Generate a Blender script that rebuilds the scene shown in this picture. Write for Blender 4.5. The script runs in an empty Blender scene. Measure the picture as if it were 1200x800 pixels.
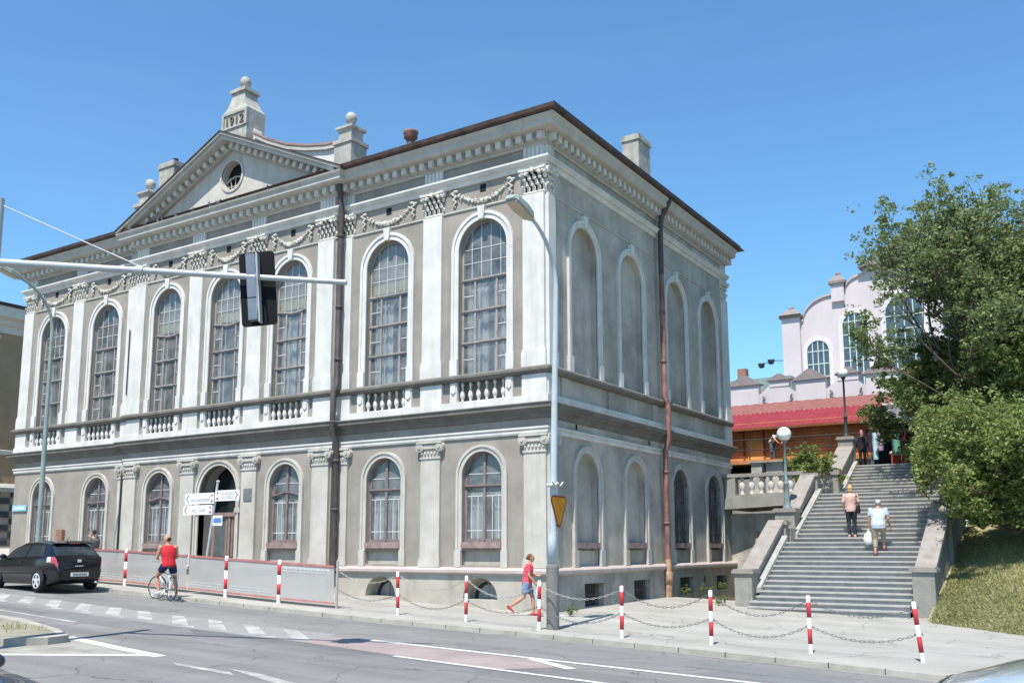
import bpy, bmesh, math, random
import numpy as np
from mathutils import Vector, Matrix
R = math.radians
scene = bpy.context.scene
col = scene.collection

# ------------------------------------------------------------------ camera
cam_data = bpy.data.cameras.new("camera")
cam = bpy.data.objects.new("camera", cam_data)
col.objects.link(cam)
def cam_axes(yaw, pitch, roll):
    cy, sy, cp, sp, cr, sr = math.cos(yaw), math.sin(yaw), math.cos(pitch), math.sin(pitch), math.cos(roll), math.sin(roll)
    fwd = Vector((sy*cp, cy*cp, sp)); right = Vector((cy, -sy, 0)); up = right.cross(fwd)
    r2 = cr*right + sr*up; u2 = -sr*right + cr*up
    return r2, u2, fwd
_r, _u, _f = cam_axes(R(-32.824), R(8.530), R(-0.096))
cam.matrix_world = Matrix(((_r.x, _u.x, -_f.x, 13.6655), (_r.y, _u.y, -_f.y, -23.0391), (_r.z, _u.z, -_f.z, 1.8344), (0, 0, 0, 1)))
cam_data.sensor_width = 36.0
cam_data.lens = 1097.45/1200*36.0
cam_data.shift_y = 75.77/1200
cam_data.clip_start = 0.1
cam_data.clip_end = 2000
scene.camera = cam

# ------------------------------------------------------------------ world, sun, exposure
SUN_EL = 62.0
SUN_AZ = 169.5          # degrees clockwise from +Y
world = bpy.data.worlds.new("World"); scene.world = world
world.use_nodes = True
wn = world.node_tree.nodes; wl = world.node_tree.links
for n in list(wn): wn.remove(n)
wo = wn.new('ShaderNodeOutputWorld'); wb = wn.new('ShaderNodeBackground'); ws = wn.new('ShaderNodeTexSky')
ws.sky_type = 'NISHITA'; ws.sun_disc = False
ws.sun_elevation = R(SUN_EL); ws.sun_rotation = R(SUN_AZ)
ws.altitude = 0; ws.air_density = 1.0; ws.dust_density = 0.25; ws.ozone_density = 1.6
wb.inputs['Strength'].default_value = 0.112
wm = wn.new('ShaderNodeMixRGB'); wm.blend_type = 'MULTIPLY'; wm.inputs['Fac'].default_value = 1; wm.inputs['Color2'].default_value = (.63,.95,1.09,1)
wl.new(ws.outputs[0], wm.inputs['Color1'])
wt = wn.new('ShaderNodeTexCoord'); wp = wn.new('ShaderNodeMapping'); wp.inputs['Scale'].default_value = (1.2, 1.2, 5.0); wz = wn.new('ShaderNodeTexNoise'); wz.inputs['Scale'].default_value = 2.2; wz.inputs['Detail'].default_value = 7
wl.new(wt.outputs['Generated'], wp.inputs['Vector']); wl.new(wp.outputs[0], wz.inputs['Vector'])
wr = wn.new('ShaderNodeMapRange'); wr.inputs['From Min'].default_value = .5; wr.inputs['From Max'].default_value = .8; wr.inputs['To Min'].default_value = 0; wr.inputs['To Max'].default_value = .03
wl.new(wz.outputs['Fac'], wr.inputs['Value'])
wc = wn.new('ShaderNodeMixRGB'); wc.inputs['Color2'].default_value = (6.0,6.6,7.2,1)      # thin high cirrus
wl.new(wr.outputs[0], wc.inputs['Fac']); wl.new(wm.outputs[0], wc.inputs['Color1']); wl.new(wc.outputs[0], wb.inputs['Color']); wl.new(wb.outputs[0], wo.inputs['Surface'])
sl = bpy.data.lights.new("sun", 'SUN'); sl.energy = 4.1; sl.angle = R(0.53); sl.color = (1.0, 0.95, 0.87)
sun = bpy.data.objects.new("sun", sl); col.objects.link(sun)
_d = Vector((math.sin(R(SUN_AZ))*math.cos(R(SUN_EL)), math.cos(R(SUN_AZ))*math.cos(R(SUN_EL)), math.sin(R(SUN_EL))))
sun.rotation_euler = _d.to_track_quat('Z', 'Y').to_euler(); sun.location = (0, -30, 40)
scene.view_settings.view_transform = 'Standard'; scene.view_settings.look = 'None'
scene.view_settings.exposure = 0.85; scene.view_settings.gamma = 1.0
scene.view_settings.use_curve_mapping = False

# ------------------------------------------------------------------ helpers
rnd = random.Random(7)
class MB:
    def __init__(s): s.v = []; s.f = []; s.s = []
    def add(s, vs, fs, smooth=False):
        o = len(s.v); s.v.extend([tuple(p) for p in vs])
        for f in fs: s.f.append(tuple(i+o for i in f)); s.s.append(smooth)
        return s
    def poly(s, pts, smooth=False): return s.add(pts, [tuple(range(len(pts)))], smooth)
    def hexa(s, p): return s.add(p, [(0,3,2,1),(4,5,6,7),(0,1,5,4),(1,2,6,5),(2,3,7,6),(3,0,4,7)])
    def box(s, x0, x1, y0, y1, z0, z1):
        return s.hexa([(x0,y0,z0),(x1,y0,z0),(x1,y1,z0),(x0,y1,z0),(x0,y0,z1),(x1,y0,z1),(x1,y1,z1),(x0,y1,z1)])
    def prism(s, pts, vec):
        n = len(pts); q = [tuple(Vector(p)+Vector(vec)) for p in pts]
        fs = [tuple(range(n-1, -1, -1)), tuple(range(n, 2*n))]+[(i, (i+1) % n, n+(i+1) % n, n+i) for i in range(n)]
        return s.add(list(pts)+q, fs)
    def tube(s, pts, rad, n=8, cap=True, smooth=True, flat=1.0):
        pts = [Vector(p) for p in pts]; m = len(pts)
        if not hasattr(rad, '__len__'): rad = [rad]*m
        vs = []; prev = None
        for i, p in enumerate(pts):
            t = (pts[min(i+1, m-1)]-pts[max(i-1, 0)])
            if t.length < 1e-9: t = Vector((0, 0, 1))
            t.normalize()
            if prev is None:
                a = Vector((0, 0, 1)) if abs(t.z) < .9 else Vector((1, 0, 0))
                u = t.cross(a).normalized()
            else:
                u = (prev - t*prev.dot(t))
                u = u.normalized() if u.length > 1e-6 else t.orthogonal().normalized()
            prev = u; w = t.cross(u)
            for k in range(n):
                a = 2*math.pi*k/n
                vs.append(p+(u*math.cos(a)+w*math.sin(a)*flat)*rad[i])
        fs = [(i*n+k, i*n+(k+1) % n, (i+1)*n+(k+1) % n, (i+1)*n+k) for i in range(m-1) for k in range(n)]
        s.add(vs, fs, smooth)
        if cap: s.poly(vs[:n][::-1]); s.poly(vs[-n:])
        return s
    def loft(s, rings, cap=True, smooth=True):
        n = len(rings[0]); m = len(rings); vs = [p for r in rings for p in r]
        s.add(vs, [(i*n+k, i*n+(k+1) % n, (i+1)*n+(k+1) % n, (i+1)*n+k) for i in range(m-1) for k in range(n)], smooth)
        if cap: s.poly(rings[0][::-1], smooth); s.poly(rings[-1], smooth)
        return s
    def lathe(s, prof, c=(0,0,0), n=16, smooth=True, sy=1.0, half=False):
        rings = []
        for r, z in prof:
            rings.append([(c[0]+r*math.cos(2*math.pi*k/n), c[1]+sy*r*math.sin(2*math.pi*k/n), c[2]+z) for k in range(n)])
        return s.loft(rings, True, smooth)
    def ell(s, c, rx, ry, rz, nu=12, nv=8, M=None):
        vs = []
        for j in range(nv+1):
            t = math.pi*j/nv
            for k in range(nu):
                a = 2*math.pi*k/nu
                p = Vector((rx*math.sin(t)*math.cos(a), ry*math.sin(t)*math.sin(a), rz*math.cos(t)))
                if M: p = M @ p
                vs.append(Vector(c)+p)
        return s.add(vs, [(j*nu+k, (j+1)*nu+k, (j+1)*nu+(k+1) % nu, j*nu+(k+1) % nu) for j in range(nv) for k in range(nu)], True)
    def mesh(s, name):
        me = bpy.data.meshes.new(name)
        me.from_pydata([tuple(p) for p in s.v], [], s.f)
        me.polygons.foreach_set('use_smooth', s.s)
        me.update()
        return me
    def build(s, name, m, parent=None, world=True, fixn=False):
        me = s.mesh(name)
        if fixn:
            bm = bmesh.new(); bm.from_mesh(me); bmesh.ops.recalc_face_normals(bm, faces=bm.faces); bm.to_mesh(me); bm.free()
        me.materials.append(m)
        o = bpy.data.objects.new(name, me); col.objects.link(o)
        if parent is not None:
            o.parent = parent
            if world:
                base = Vector((0, 0, 0)); q = parent
                while q is not None: base += q.location; q = q.parent
                o.location = -base
        return o
def tag(o, label=None, cat=None, group=None, kind=None):
    if label: o['label'] = label
    if cat: o['category'] = cat
    if group: o['group'] = group
    if kind: o['kind'] = kind
    return o
def thing(name, label, cat, loc=(0,0,0), rz=0, group=None):
    o = bpy.data.objects.new(name, None); col.objects.link(o)
    o.empty_display_size = .2
    o.location = loc; o.rotation_euler = (0, 0, rz)
    return tag(o, label, cat, group)
def dup_tree(o, parent=None):
    c = o.copy(); col.objects.link(c)
    if parent is not None: c.parent = parent
    for ch in list(o.children):
        dup_tree(ch, c)
    return c
def dup_part(o, dx, parent=None):
    "copy of a part and its sub-parts, shifted"
    c = dup_tree(o, parent if parent else o.parent)
    c.location = o.location + Vector(dx)
    return c

# ------------------------------------------------------------------ materials
MATS = {}
def mat(name, base, rough=.8, var=.12, scale=1.5, bump=.0, bscale=40, streak=0.0, streak_col=(.08,.075,.065),
        spec=.3, metal=0.0, speck=0.0, coat=0.0, contrast=1.0):
    if name in MATS: return MATS[name]
    m = bpy.data.materials.new(name); m.use_nodes = True
    nt = m.node_tree; N = nt.nodes; L = nt.links
    b = N['Principled BSDF']
    b.inputs['Roughness'].default_value = rough; b.inputs['Metallic'].default_value = metal
    b.inputs['Specular IOR Level'].default_value = spec
    if coat: b.inputs['Coat Weight'].default_value = coat; b.inputs['Coat Roughness'].default_value = .04
    tc = N.new('ShaderNodeTexCoord')
    n1 = N.new('ShaderNodeTexNoise'); n1.inputs['Scale'].default_value = scale; n1.inputs['Detail'].default_value = 6; n1.inputs['Roughness'].default_value = .62
    L.new(tc.outputs['Object'], n1.inputs['Vector'])
    r = N.new('ShaderNodeValToRGB')
    r.color_ramp.elements[0].position = .5-.22/contrast; r.color_ramp.elements[1].position = .5+.22/contrast
    d = 1-var; u = 1+var
    r.color_ramp.elements[0].color = (base[0]*d, base[1]*d, base[2]*d*.97, 1)
    r.color_ramp.elements[1].color = (min(base[0]*u,1), min(base[1]*u,1), min(base[2]*u,1), 1)
    L.new(n1.outputs['Fac'], r.inputs['Fac'])
    out = r.outputs['Color']
    if streak > 0:
        mp = N.new('ShaderNodeMapping'); mp.inputs['Scale'].default_value = (1.6, 1.6, .16)
        L.new(tc.outputs['Object'], mp.inputs['Vector'])
        n2 = N.new('ShaderNodeTexNoise'); n2.inputs['Scale'].default_value = 2.2; n2.inputs['Detail'].default_value = 7
        L.new(mp.outputs[0], n2.inputs['Vector'])
        r2 = N.new('ShaderNodeValToRGB'); r2.color_ramp.elements[0].position = .52; r2.color_ramp.elements[1].position = .78
        r2.color_ramp.elements[0].color = (0,0,0,1); r2.color_ramp.elements[1].color = (streak,streak,streak,1)
        L.new(n2.outputs['Fac'], r2.inputs['Fac'])
        mx = N.new('ShaderNodeMixRGB'); mx.inputs['Color2'].default_value = (*streak_col, 1)
        L.new(r2.outputs['Color'], mx.inputs['Fac']); L.new(out, mx.inputs['Color1']); out = mx.outputs['Color']
    if speck > 0:
        n3 = N.new('ShaderNodeTexNoise'); n3.inputs['Scale'].default_value = 60; n3.inputs['Detail'].default_value = 3
        L.new(tc.outputs['Object'], n3.inputs['Vector'])
        r3 = N.new('ShaderNodeValToRGB'); r3.color_ramp.elements[0].position = .35; r3.color_ramp.elements[1].position = .65
        a = 1-speck; r3.color_ramp.elements[0].color = (a,a,a,1); r3.color_ramp.elements[1].color = (1,1,1,1)
        L.new(n3.outputs['Fac'], r3.inputs['Fac'])
        mm = N.new('ShaderNodeMixRGB'); mm.blend_type = 'MULTIPLY'; mm.inputs['Fac'].default_value = 1
        L.new(out, mm.inputs['Color1']); L.new(r3.outputs['Color'], mm.inputs['Color2']); out = mm.outputs['Color']
    L.new(out, b.inputs['Base Color'])
    if bump > 0:
        nb = N.new('ShaderNodeTexNoise'); nb.inputs['Scale'].default_value = bscale; nb.inputs['Detail'].default_value = 5
        L.new(tc.outputs['Object'], nb.inputs['Vector'])
        bp = N.new('ShaderNodeBump'); bp.inputs['Strength'].default_value = bump; bp.inputs['Distance'].default_value = .02
        L.new(nb.outputs['Fac'], bp.inputs['Height']); L.new(bp.outputs[0], b.inputs['Normal'])
    MATS[name] = m
    return m
def glass_mat(name, tint=(.75,.82,.86), refl=.16, dark=.35):
    if name in MATS: return MATS[name]
    m = bpy.data.materials.new(name); m.use_nodes = True
    nt = m.node_tree; N = nt.nodes; L = nt.links
    for n in list(N): N.remove(n)
    o = N.new('ShaderNodeOutputMaterial'); tr = N.new('ShaderNodeBsdfTransparent'); tr.inputs[0].default_value = (*tint, 1)
    gl = N.new('ShaderNodeBsdfGlossy'); gl.inputs['Roughness'].default_value = .03; gl.inputs[0].default_value = (.85,.86,.86,1)
    tc = N.new('ShaderNodeTexCoord'); nz = N.new('ShaderNodeTexNoise'); nz.inputs['Scale'].default_value = 1.3
    L.new(tc.outputs['Object'], nz.inputs['Vector'])
    bp = N.new('ShaderNodeBump'); bp.inputs['Strength'].default_value = .12; bp.inputs['Distance'].default_value = .05
    L.new(nz.outputs['Fac'], bp.inputs['Height']); L.new(bp.outputs[0], gl.inputs['Normal'])
    ge = N.new('ShaderNodeNewGeometry'); dt = N.new('ShaderNodeVectorMath'); dt.operation = 'DOT_PRODUCT'
    L.new(ge.outputs['Incoming'], dt.inputs[0]); L.new(ge.outputs['Normal'], dt.inputs[1])
    ab = N.new('ShaderNodeMath'); ab.operation = 'ABSOLUTE'; L.new(dt.outputs['Value'], ab.inputs[0])
    om = N.new('ShaderNodeMath'); om.operation = 'SUBTRACT'; om.inputs[0].default_value = 1; L.new(ab.outputs[0], om.inputs[1])
    pw = N.new('ShaderNodeMath'); pw.operation = 'POWER'; pw.inputs[1].default_value = 4; L.new(om.outputs[0], pw.inputs[0])
    ma = N.new('ShaderNodeMath'); ma.operation = 'MULTIPLY_ADD'; ma.inputs[1].default_value = .7; ma.inputs[2].default_value = refl; ma.use_clamp = True
    L.new(pw.outputs[0], ma.inputs[0])
    mx = N.new('ShaderNodeMixShader'); L.new(ma.outputs[0], mx.inputs[0]); L.new(tr.outputs[0], mx.inputs[1]); L.new(gl.outputs[0], mx.inputs[2])
    df = N.new('ShaderNodeBsdfDiffuse'); df.inputs[0].default_value = (.46,.47,.465,1)
    dn = N.new('ShaderNodeTexNoise'); dn.inputs['Scale'].default_value = 2.1; dn.inputs['Detail'].default_value = 6; L.new(tc.outputs['Object'], dn.inputs['Vector'])
    dr = N.new('ShaderNodeMapRange'); dr.inputs['From Min'].default_value = .3; dr.inputs['From Max'].default_value = .7; dr.inputs['To Min'].default_value = .10; dr.inputs['To Max'].default_value = .36
    L.new(dn.outputs['Fac'], dr.inputs['Value'])
    m2 = N.new('ShaderNodeMixShader'); L.new(dr.outputs[0], m2.inputs[0]); L.new(mx.outputs[0], m2.inputs[1]); L.new(df.outputs[0], m2.inputs[2])   # dust on old panes
    L.new(m2.outputs[0], o.inputs['Surface'])
    MATS[name] = m
    return m
STUCCO = mat('grey_stucco', (.285,.255,.222), .9, .17, .8, .45, 55, streak=.5, streak_col=(.21,.185,.155), contrast=1.3)
LOWTRIM = mat('grey_cream_trim', (.47,.44,.395), .88, .13, 1.3, .35, 55, streak=.6, streak_col=(.30,.28,.24), contrast=1.3)
STUCCO_LOW = mat('plinth_render', (.40,.37,.32), .9, .16, 1.4, .5, 30, streak=.45, streak_col=(.19,.175,.15))
STUCCO_SIDE = mat('weathered_shade_lift_stucco', (.40,.362,.312), .9, .24, .55, .45, 45, streak=.5, streak_col=(.27,.25,.215), contrast=1.7)  # paler copy of front stucco lifts the shaded side; noise patches mimic grazing sun
WHITE = mat('off_white_trim', (.60,.58,.55), .85, .11, 1.2, .3, 60, streak=.5, streak_col=(.38,.36,.325), contrast=1.2)
GREYTRIM = mat('grey_cornice', (.44,.415,.375), .85, .14, 1.6, .25, 50, streak=.3, streak_col=(.2,.19,.17))
DARKLEDGE = mat('shadowed_ledge', (.15,.14,.125), .9, .25, 2.0, .3, 40, streak=.3)  # base colour darkened to carry the ledges' shadow tone
PINKLEDGE = mat('pink_ledge_paint', (.42,.355,.335), .85, .14, 2.5, .2, 50, streak=.3, streak_col=(.3,.26,.24))
GUTTER = mat('rusty_gutter_sheet', (.07,.043,.036), .6, .35, 3, .1, 40, contrast=1.6)
ROOFSHEET = mat('dark_roof_sheet', (.09,.06,.05), .6, .3, 2)
REDTILE = mat('red_coping_tile', (.30,.19,.17), .8, .3, 6, .3, 30)
STONE = mat('weathered_stone', (.38,.36,.325), .9, .25, 3, .4, 40, streak=.5, streak_col=(.16,.15,.13))
FRAMEWOOD = mat('maroon_window_wood', (.20,.155,.15), .6, .25, 5, .1, 60)
FRAMEGREY = mat('weathered_window_wood', (.30,.27,.255), .7, .3, 5, .1, 60)
BARWHITE = mat('white_glazing_bar', (.50,.51,.51), .6, .1, 5)
GLASS = glass_mat('window_glass', (.76,.78,.78), .09)
GLASSLOW = glass_mat('lower_window_glass', (.75,.8,.82), .06)
CURTAIN = mat('pale_curtain', (.46,.48,.48), .95, .12, 4)
INTERIOR = mat('dim_interior', (.15,.16,.165), .95, .4, .8)
OLIVE = mat('olive_blind', (.25,.25,.215), .9, .12, 3)
YELLOW = mat('yellowed_strip', (.50,.43,.24), .8, .15, 8)
DARKIRON = mat('dark_iron', (.05,.05,.055), .5, .2, 8, metal=.2)
DRAIN = mat('dark_drainpipe', (.075,.06,.058), .55, .3, 4)
RUST = mat('rusty_red_pipe', (.21,.105,.088), .7, .35, 3, .1, 40, contrast=1.5)
# ================================================================== main building
def FR(u, n, z): return (u, -n, z)
def RI(u, n, z): return (n, u, z)
def fbox(mb, F, u0, u1, n0, n1, z0, z1):
    return mb.hexa([F(u0,n0,z0),F(u1,n0,z0),F(u1,n1,z0),F(u0,n1,z0),F(u0,n0,z1),F(u1,n0,z1),F(u1,n1,z1),F(u0,n1,z1)])
def arch_pts(uc, hw, zb, zs, k=18):
    p = [(uc-hw, zb)]
    for i in range(k+1):
        a = math.pi*(1-i/k); p.append((uc+hw*math.cos(a), zs+hw*math.sin(a)))
    p.append((uc+hw, zb)); return p
def strips(mb, F, u0, u1, z0, z1, ops, n=0., depth=.25):
    cur = u0
    for (uc, hw, zb, zs) in sorted(ops):
        mb.poly([F(cur,n,z0),F(uc-hw,n,z0),F(uc-hw,n,z1),F(cur,n,z1)])
        if zb > z0+1e-4: mb.poly([F(uc-hw,n,z0),F(uc+hw,n,z0),F(uc+hw,n,zb),F(uc-hw,n,zb)])
        p = arch_pts(uc, hw, zb, zs)
        for a, b in zip(p[1:-1], p[2:-1]):
            mb.poly([F(a[0],n,a[1]),F(b[0],n,b[1]),F(b[0],n,z1),F(a[0],n,z1)])
        for a, b in zip(p, p[1:]+p[:1]):
            mb.poly([F(a[0],n,a[1]),F(b[0],n,b[1]),F(b[0],n-depth,b[1]),F(a[0],n-depth,a[1])])
        cur = uc+hw
    mb.poly([F(cur,n,z0),F(u1,n,z0),F(u1,n,z1),F(cur,n,z1)])
def arch_face(mb, F, uc, hw, zb, zs, n, k=18): mb.poly([F(a,n,b) for a, b in arch_pts(uc, hw, zb, zs, k)])
def arch_band(mb, F, uc, hi, ho, zb, zs, n0, n1, k=18):
    pi_ = arch_pts(uc, hi, zb, zs, k); po = arch_pts(uc, ho, zb, zs, k)
    for i in range(len(pi_)-1):
        a, b, c, d = pi_[i], pi_[i+1], po[i+1], po[i]
        mb.poly([F(a[0],n1,a[1]),F(b[0],n1,b[1]),F(c[0],n1,c[1]),F(d[0],n1,d[1])])
        mb.poly([F(d[0],n0,d[1]),F(d[0],n1,d[1]),F(c[0],n1,c[1]),F(c[0],n0,c[1])])
        mb.poly([F(a[0],n0,a[1]),F(b[0],n0,b[1]),F(b[0],n1,b[1]),F(a[0],n1,a[1])])
    for a, d in ((pi_[0], po[0]), (pi_[-1], po[-1])):
        mb.poly([F(a[0],n0,a[1]),F(d[0],n0,d[1]),F(d[0],n1,d[1]),F(a[0],n1,a[1])])
def sweep(mb, path, prof, close_ends=True):
    "prof: closed list of (n,z); path: plan polyline, outward on its right-hand side"
    m = len(path); ds = []
    for i in range(m-1):
        d = Vector(path[i+1])-Vector(path[i]); ds.append(d.normalized())
    rings = []
    for i in range(m):
        a = ds[max(i-1, 0)]; b = ds[min(i, m-2)]
        na = Vector((a.y, -a.x)); nb = Vector((b.y, -b.x))
        mi = (na+nb); mi = mi/ (mi.length_squared/2.0) if mi.length > 1e-6 else na
        rings.append([(path[i][0]+mi.x*n, path[i][1]+mi.y*n, z) for n, z in prof])
    mb.loft(rings, close_ends, False)

CX = -13.76; BW = 27.52; BD = 15.2; RP = .2; RH = 5.55
b = thing('neoclassical_hall', 'long grey stucco hall with white pilasters, arched windows and a triangular gable dated 1912', 'building', (CX, BD/2, 0))
PATH = [(-BW,BD),(-BW,0),(CX-RH,0),(CX-RH,-RP),(CX+RH,-RP),(CX+RH,0),(0,0),(0,BD)]
WING = [CX-11.5, CX-7.68, CX+7.68, CX+11.5]; RIS = [CX-3.4, CX, CX+3.4]
UW = (.9, 7.05, 11.03); UR = (.83, 7.05, 11.1); LW = (.72, 1.3, 3.95)
# --- walls
mb = MB()
for (u0, u1, n, us) in ((-BW, CX-RH, 0, WING[:2]), (CX-RH, CX+RH, RP, RIS), (CX+RH, 0, 0, WING[2:])):
    up = UR if n else UW
    strips(mb, FR, u0, u1, 6.84, 14.45, [(u, *up) for u in us], n, .26)
    lo = [(u, *LW) for u in us if u != CX]
    if n: lo.append((CX, 1.0, 1.1, 3.78))
    strips(mb, FR, u0, u1, 1.1, 5.9, lo, n, .24)
    # balustrade zone: recess behind the balusters
    cur = u0
    for u in us:
        hw = up[0]-.02
        mb.poly([FR(cur,n,5.9),FR(u-hw,n,5.9),FR(u-hw,n,6.9),FR(cur,n,6.9)])
        for s_ in (-1, 1): mb.poly([FR(u+s_*hw,n,5.9),FR(u+s_*hw,n-.3,5.9),FR(u+s_*hw,n-.3,6.9),FR(u+s_*hw,n,6.9)])
        mb.poly([FR(u-hw,n-.3,5.9),FR(u+hw,n-.3,5.9),FR(u+hw,n-.3,6.9),FR(u-hw,n-.3,6.9)])
        cur = u+hw
    mb.poly([FR(cur,n,5.9),FR(u1,n,5.9),FR(u1,n,6.9),FR(cur,n,6.9)])
for s_ in (-1, 1):
    x = CX+s_*RH
    mb.poly([(x,0,1.1),(x,-RP,1.1),(x,-RP,14.45),(x,0,14.45)])
mb.build('front_wall', STUCCO, b)
RU = [2.35, 5.75, 9.65, 13.02]; RL = [2.37, 5.8, 9.68, 13.1]
mb = MB()
strips(mb, RI, 0, BD, 5.9, 14.45, [(u, .86, 7.05, 11.0) for u in RU], 0, .2)
strips(mb, RI, 0, BD, 1.1, 5.9, [(u, .72, 1.25, 3.95) for u in RL], 0, .22)
for u in RU: arch_face(mb, RI, u, .86, 7.05, 11.0, -.2)
for u in RL[:2]:
    arch_face(mb, RI, u, .72, 1.25, 3.95, -.22)
    fbox(mb, RI, u-.72, u+.72, -.22, -.12, 1.25, 1.72)
for u in RL[2:]: fbox(mb, RI, u-.72, u+.72, -.22, -.1, 1.25, 1.72)
mb.poly([(-BW,0,-.3),(-BW,BD,-.3),(-BW,BD,14.45),(-BW,0,14.45)])
mb.poly([(-BW,BD,-.3),(0,BD,-.3),(0,BD,14.45),(-BW,BD,14.45)])
mb.build('side_wall', STUCCO_SIDE, b)
mb = MB(); fbox(mb, FR, -BW+.4, -.4, -BD+.4, -1.3, -.3, 14.2); mb.build('interior', INTERIOR, b)
# --- plinth
mb = MB()
AW = [CX+7.68, CX+11.5]
strips(mb, FR, CX+RH, .1, -.9, 1.12, [(u, .61, .31, .33) for u in AW], .1, .5)
strips(mb, FR, CX+1.15, CX+RH, -.9, 1.12, [], RP+.1, .5)
strips(mb, FR, CX-RH, CX-1.15, -.9, 1.12, [], RP+.1, .5)
strips(mb, FR, -BW-.1, CX-RH, -.9, 1.12, [], .1, .5)
for s_ in (-1, 1):
    x = CX+s_*RH; mb.poly([(x,-.1,-.9),(x,-RP-.1,-.9),(x,-RP-.1,1.12),(x,-.1,1.12)])
    x = CX+s_*1.15; mb.poly([(x,1,-.9),(x,-RP-.1,-.9),(x,-RP-.1,1.12),(x,1,1.12)])
mb.build('plinth', STUCCO_LOW, b)
def cellar(u0, u1, z0, z1): return (u0, u1, z0, z1)
CEL = [(1.97,3.21,.06,.74),(5.36,6.63,.1,.74),(9.2,10.5,.14,.73),(12.86,13.97,.16,.70)]
mb = MB(); cur = -.1
for (u0, u1, z0, z1) in CEL:
    mb.poly([RI(cur,.1,-.9),RI(u0,.1,-.9),RI(u0,.1,1.12),RI(cur,.1,1.12)])
    mb.poly([RI(u0,.1,-.9),RI(u1,.1,-.9),RI(u1,.1,z0),RI(u0,.1,z0)])
    mb.poly([RI(u0,.1,z1),RI(u1,.1,z1),RI(u1,.1,1.12),RI(u0,.1,1.12)])
    for (a, c) in (((u0,z0),(u1,z0)),((u1,z0),(u1,z1)),((u1,z1),(u0,z1)),((u0,z1),(u0,z0))):
        mb.poly([RI(a[0],.1,a[1]),RI(c[0],.1,c[1]),RI(c[0],-.25,c[1]),RI(a[0],-.25,a[1])])
    cur = u1
mb.poly([RI(cur,.1,-.9),RI(BD,.1,-.9),RI(BD,.1,1.12),RI(cur,.1,1.12)])
mb.build('side_plinth', mat('streaked_side_plinth', (.34,.32,.285), .9, .25, 1.6, .5, 30, streak=.5, streak_col=(.13,.125,.115), contrast=1.4), b)  # darker than the front plinth, with stronger streaks
for (u0, u1, z0, z1) in CEL:
    mb = MB(); fbox(mb, RI, u0, u1, -.26, -.2, z0, z1); o = mb.build('cellar_window', mat('dark_cellar_pane', (.03,.032,.035), .3, .5, 6), b)
    mb = MB(); k = int((u1-u0)/.14)
    for i in range(1, k): fbox(mb, RI, u0+(u1-u0)*i/k-.012, u0+(u1-u0)*i/k+.012, -.06, -.035, z0+.002, z1-.002)
    fbox(mb, RI, u0, u1, -.065, -.04, (z0+z1)/2-.015, (z0+z1)/2+.015)
    mb.build('bars', mat('rusty_bar', (.10,.085,.075), .7, .3, 8), o)
for u in AW:
    mb = MB(); arch_face(mb, FR, u, .61, .31, .33, -.38)
    o = mb.build('cellar_window', mat('dark_cellar_pane', (.03,.032,.035), .3, .5, 6), b)
    mb = MB(); arch_band(mb, FR, u, .50, .61, .31, .33, -.375, -.33); fbox(mb, FR, u-.02, u+.02, -.375, -.34, .31, .93)
    mb.build('frame', FRAMEGREY, o)
    mb = MB(); arch_face(mb, FR, u+.05, .42, .31, .32, -.36); mb.build('pane', mat('dusty_cellar_glass', (.25,.28,.28), .25, .3, 4), o)
# --- horizontal mouldings
def moulding(name, prof, m, path=PATH): mb = MB(); sweep(mb, path, prof); return mb.build(name, m, b)
PL = [(p[0], p[1]) for p in PATH]
left_of_door = PL[:4]+[(CX-1.2,-RP)]; right_of_door = [(CX+1.2,-RP)]+PL[4:]
for P_ in (left_of_door, right_of_door):
    moulding('plinth_ledge', [(.0,1.02),(.14,1.02),(.16,1.06),(.22,1.08),(.22,1.16),(.14,1.22),(.0,1.24)], PINKLEDGE, P_)
moulding('string_course', [(0,5.07),(.05,5.07),(.07,5.12),(.07,5.17),(.05,5.18),(.05,5.21),(.10,5.23),(.10,5.28),(0,5.30)], WHITE)
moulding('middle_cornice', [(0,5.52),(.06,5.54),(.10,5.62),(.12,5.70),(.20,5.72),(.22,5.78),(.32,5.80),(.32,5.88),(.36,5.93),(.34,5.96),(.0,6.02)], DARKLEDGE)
moulding('balcony_base', [(-.2,6.0),(.12,6.0),(.12,6.2),(-.2,6.2)], WHITE)
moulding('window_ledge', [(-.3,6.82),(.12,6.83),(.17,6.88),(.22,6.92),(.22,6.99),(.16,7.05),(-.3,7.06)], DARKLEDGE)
moulding('capital_string', [(0,12.31),(.03,12.31),(.045,12.34),(.03,12.37),(0,12.37)], GREYTRIM)
moulding('architrave', [(0,13.12),(.06,13.12),(.09,13.2),(.10,13.25),(.17,13.27),(.20,13.33),(.24,13.36),(.24,13.42),(.1,13.45),(0,13.46)], WHITE)
moulding('upper_cornice', [(0,13.82),(.06,13.82),(.08,13.9),(.14,13.92),(.14,14.14),(.30,14.16),(.50,14.18),(.56,14.24),(.56,14.36),(.64,14.44),(.66,14.5),(0,14.52)], GREYTRIM)
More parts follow.
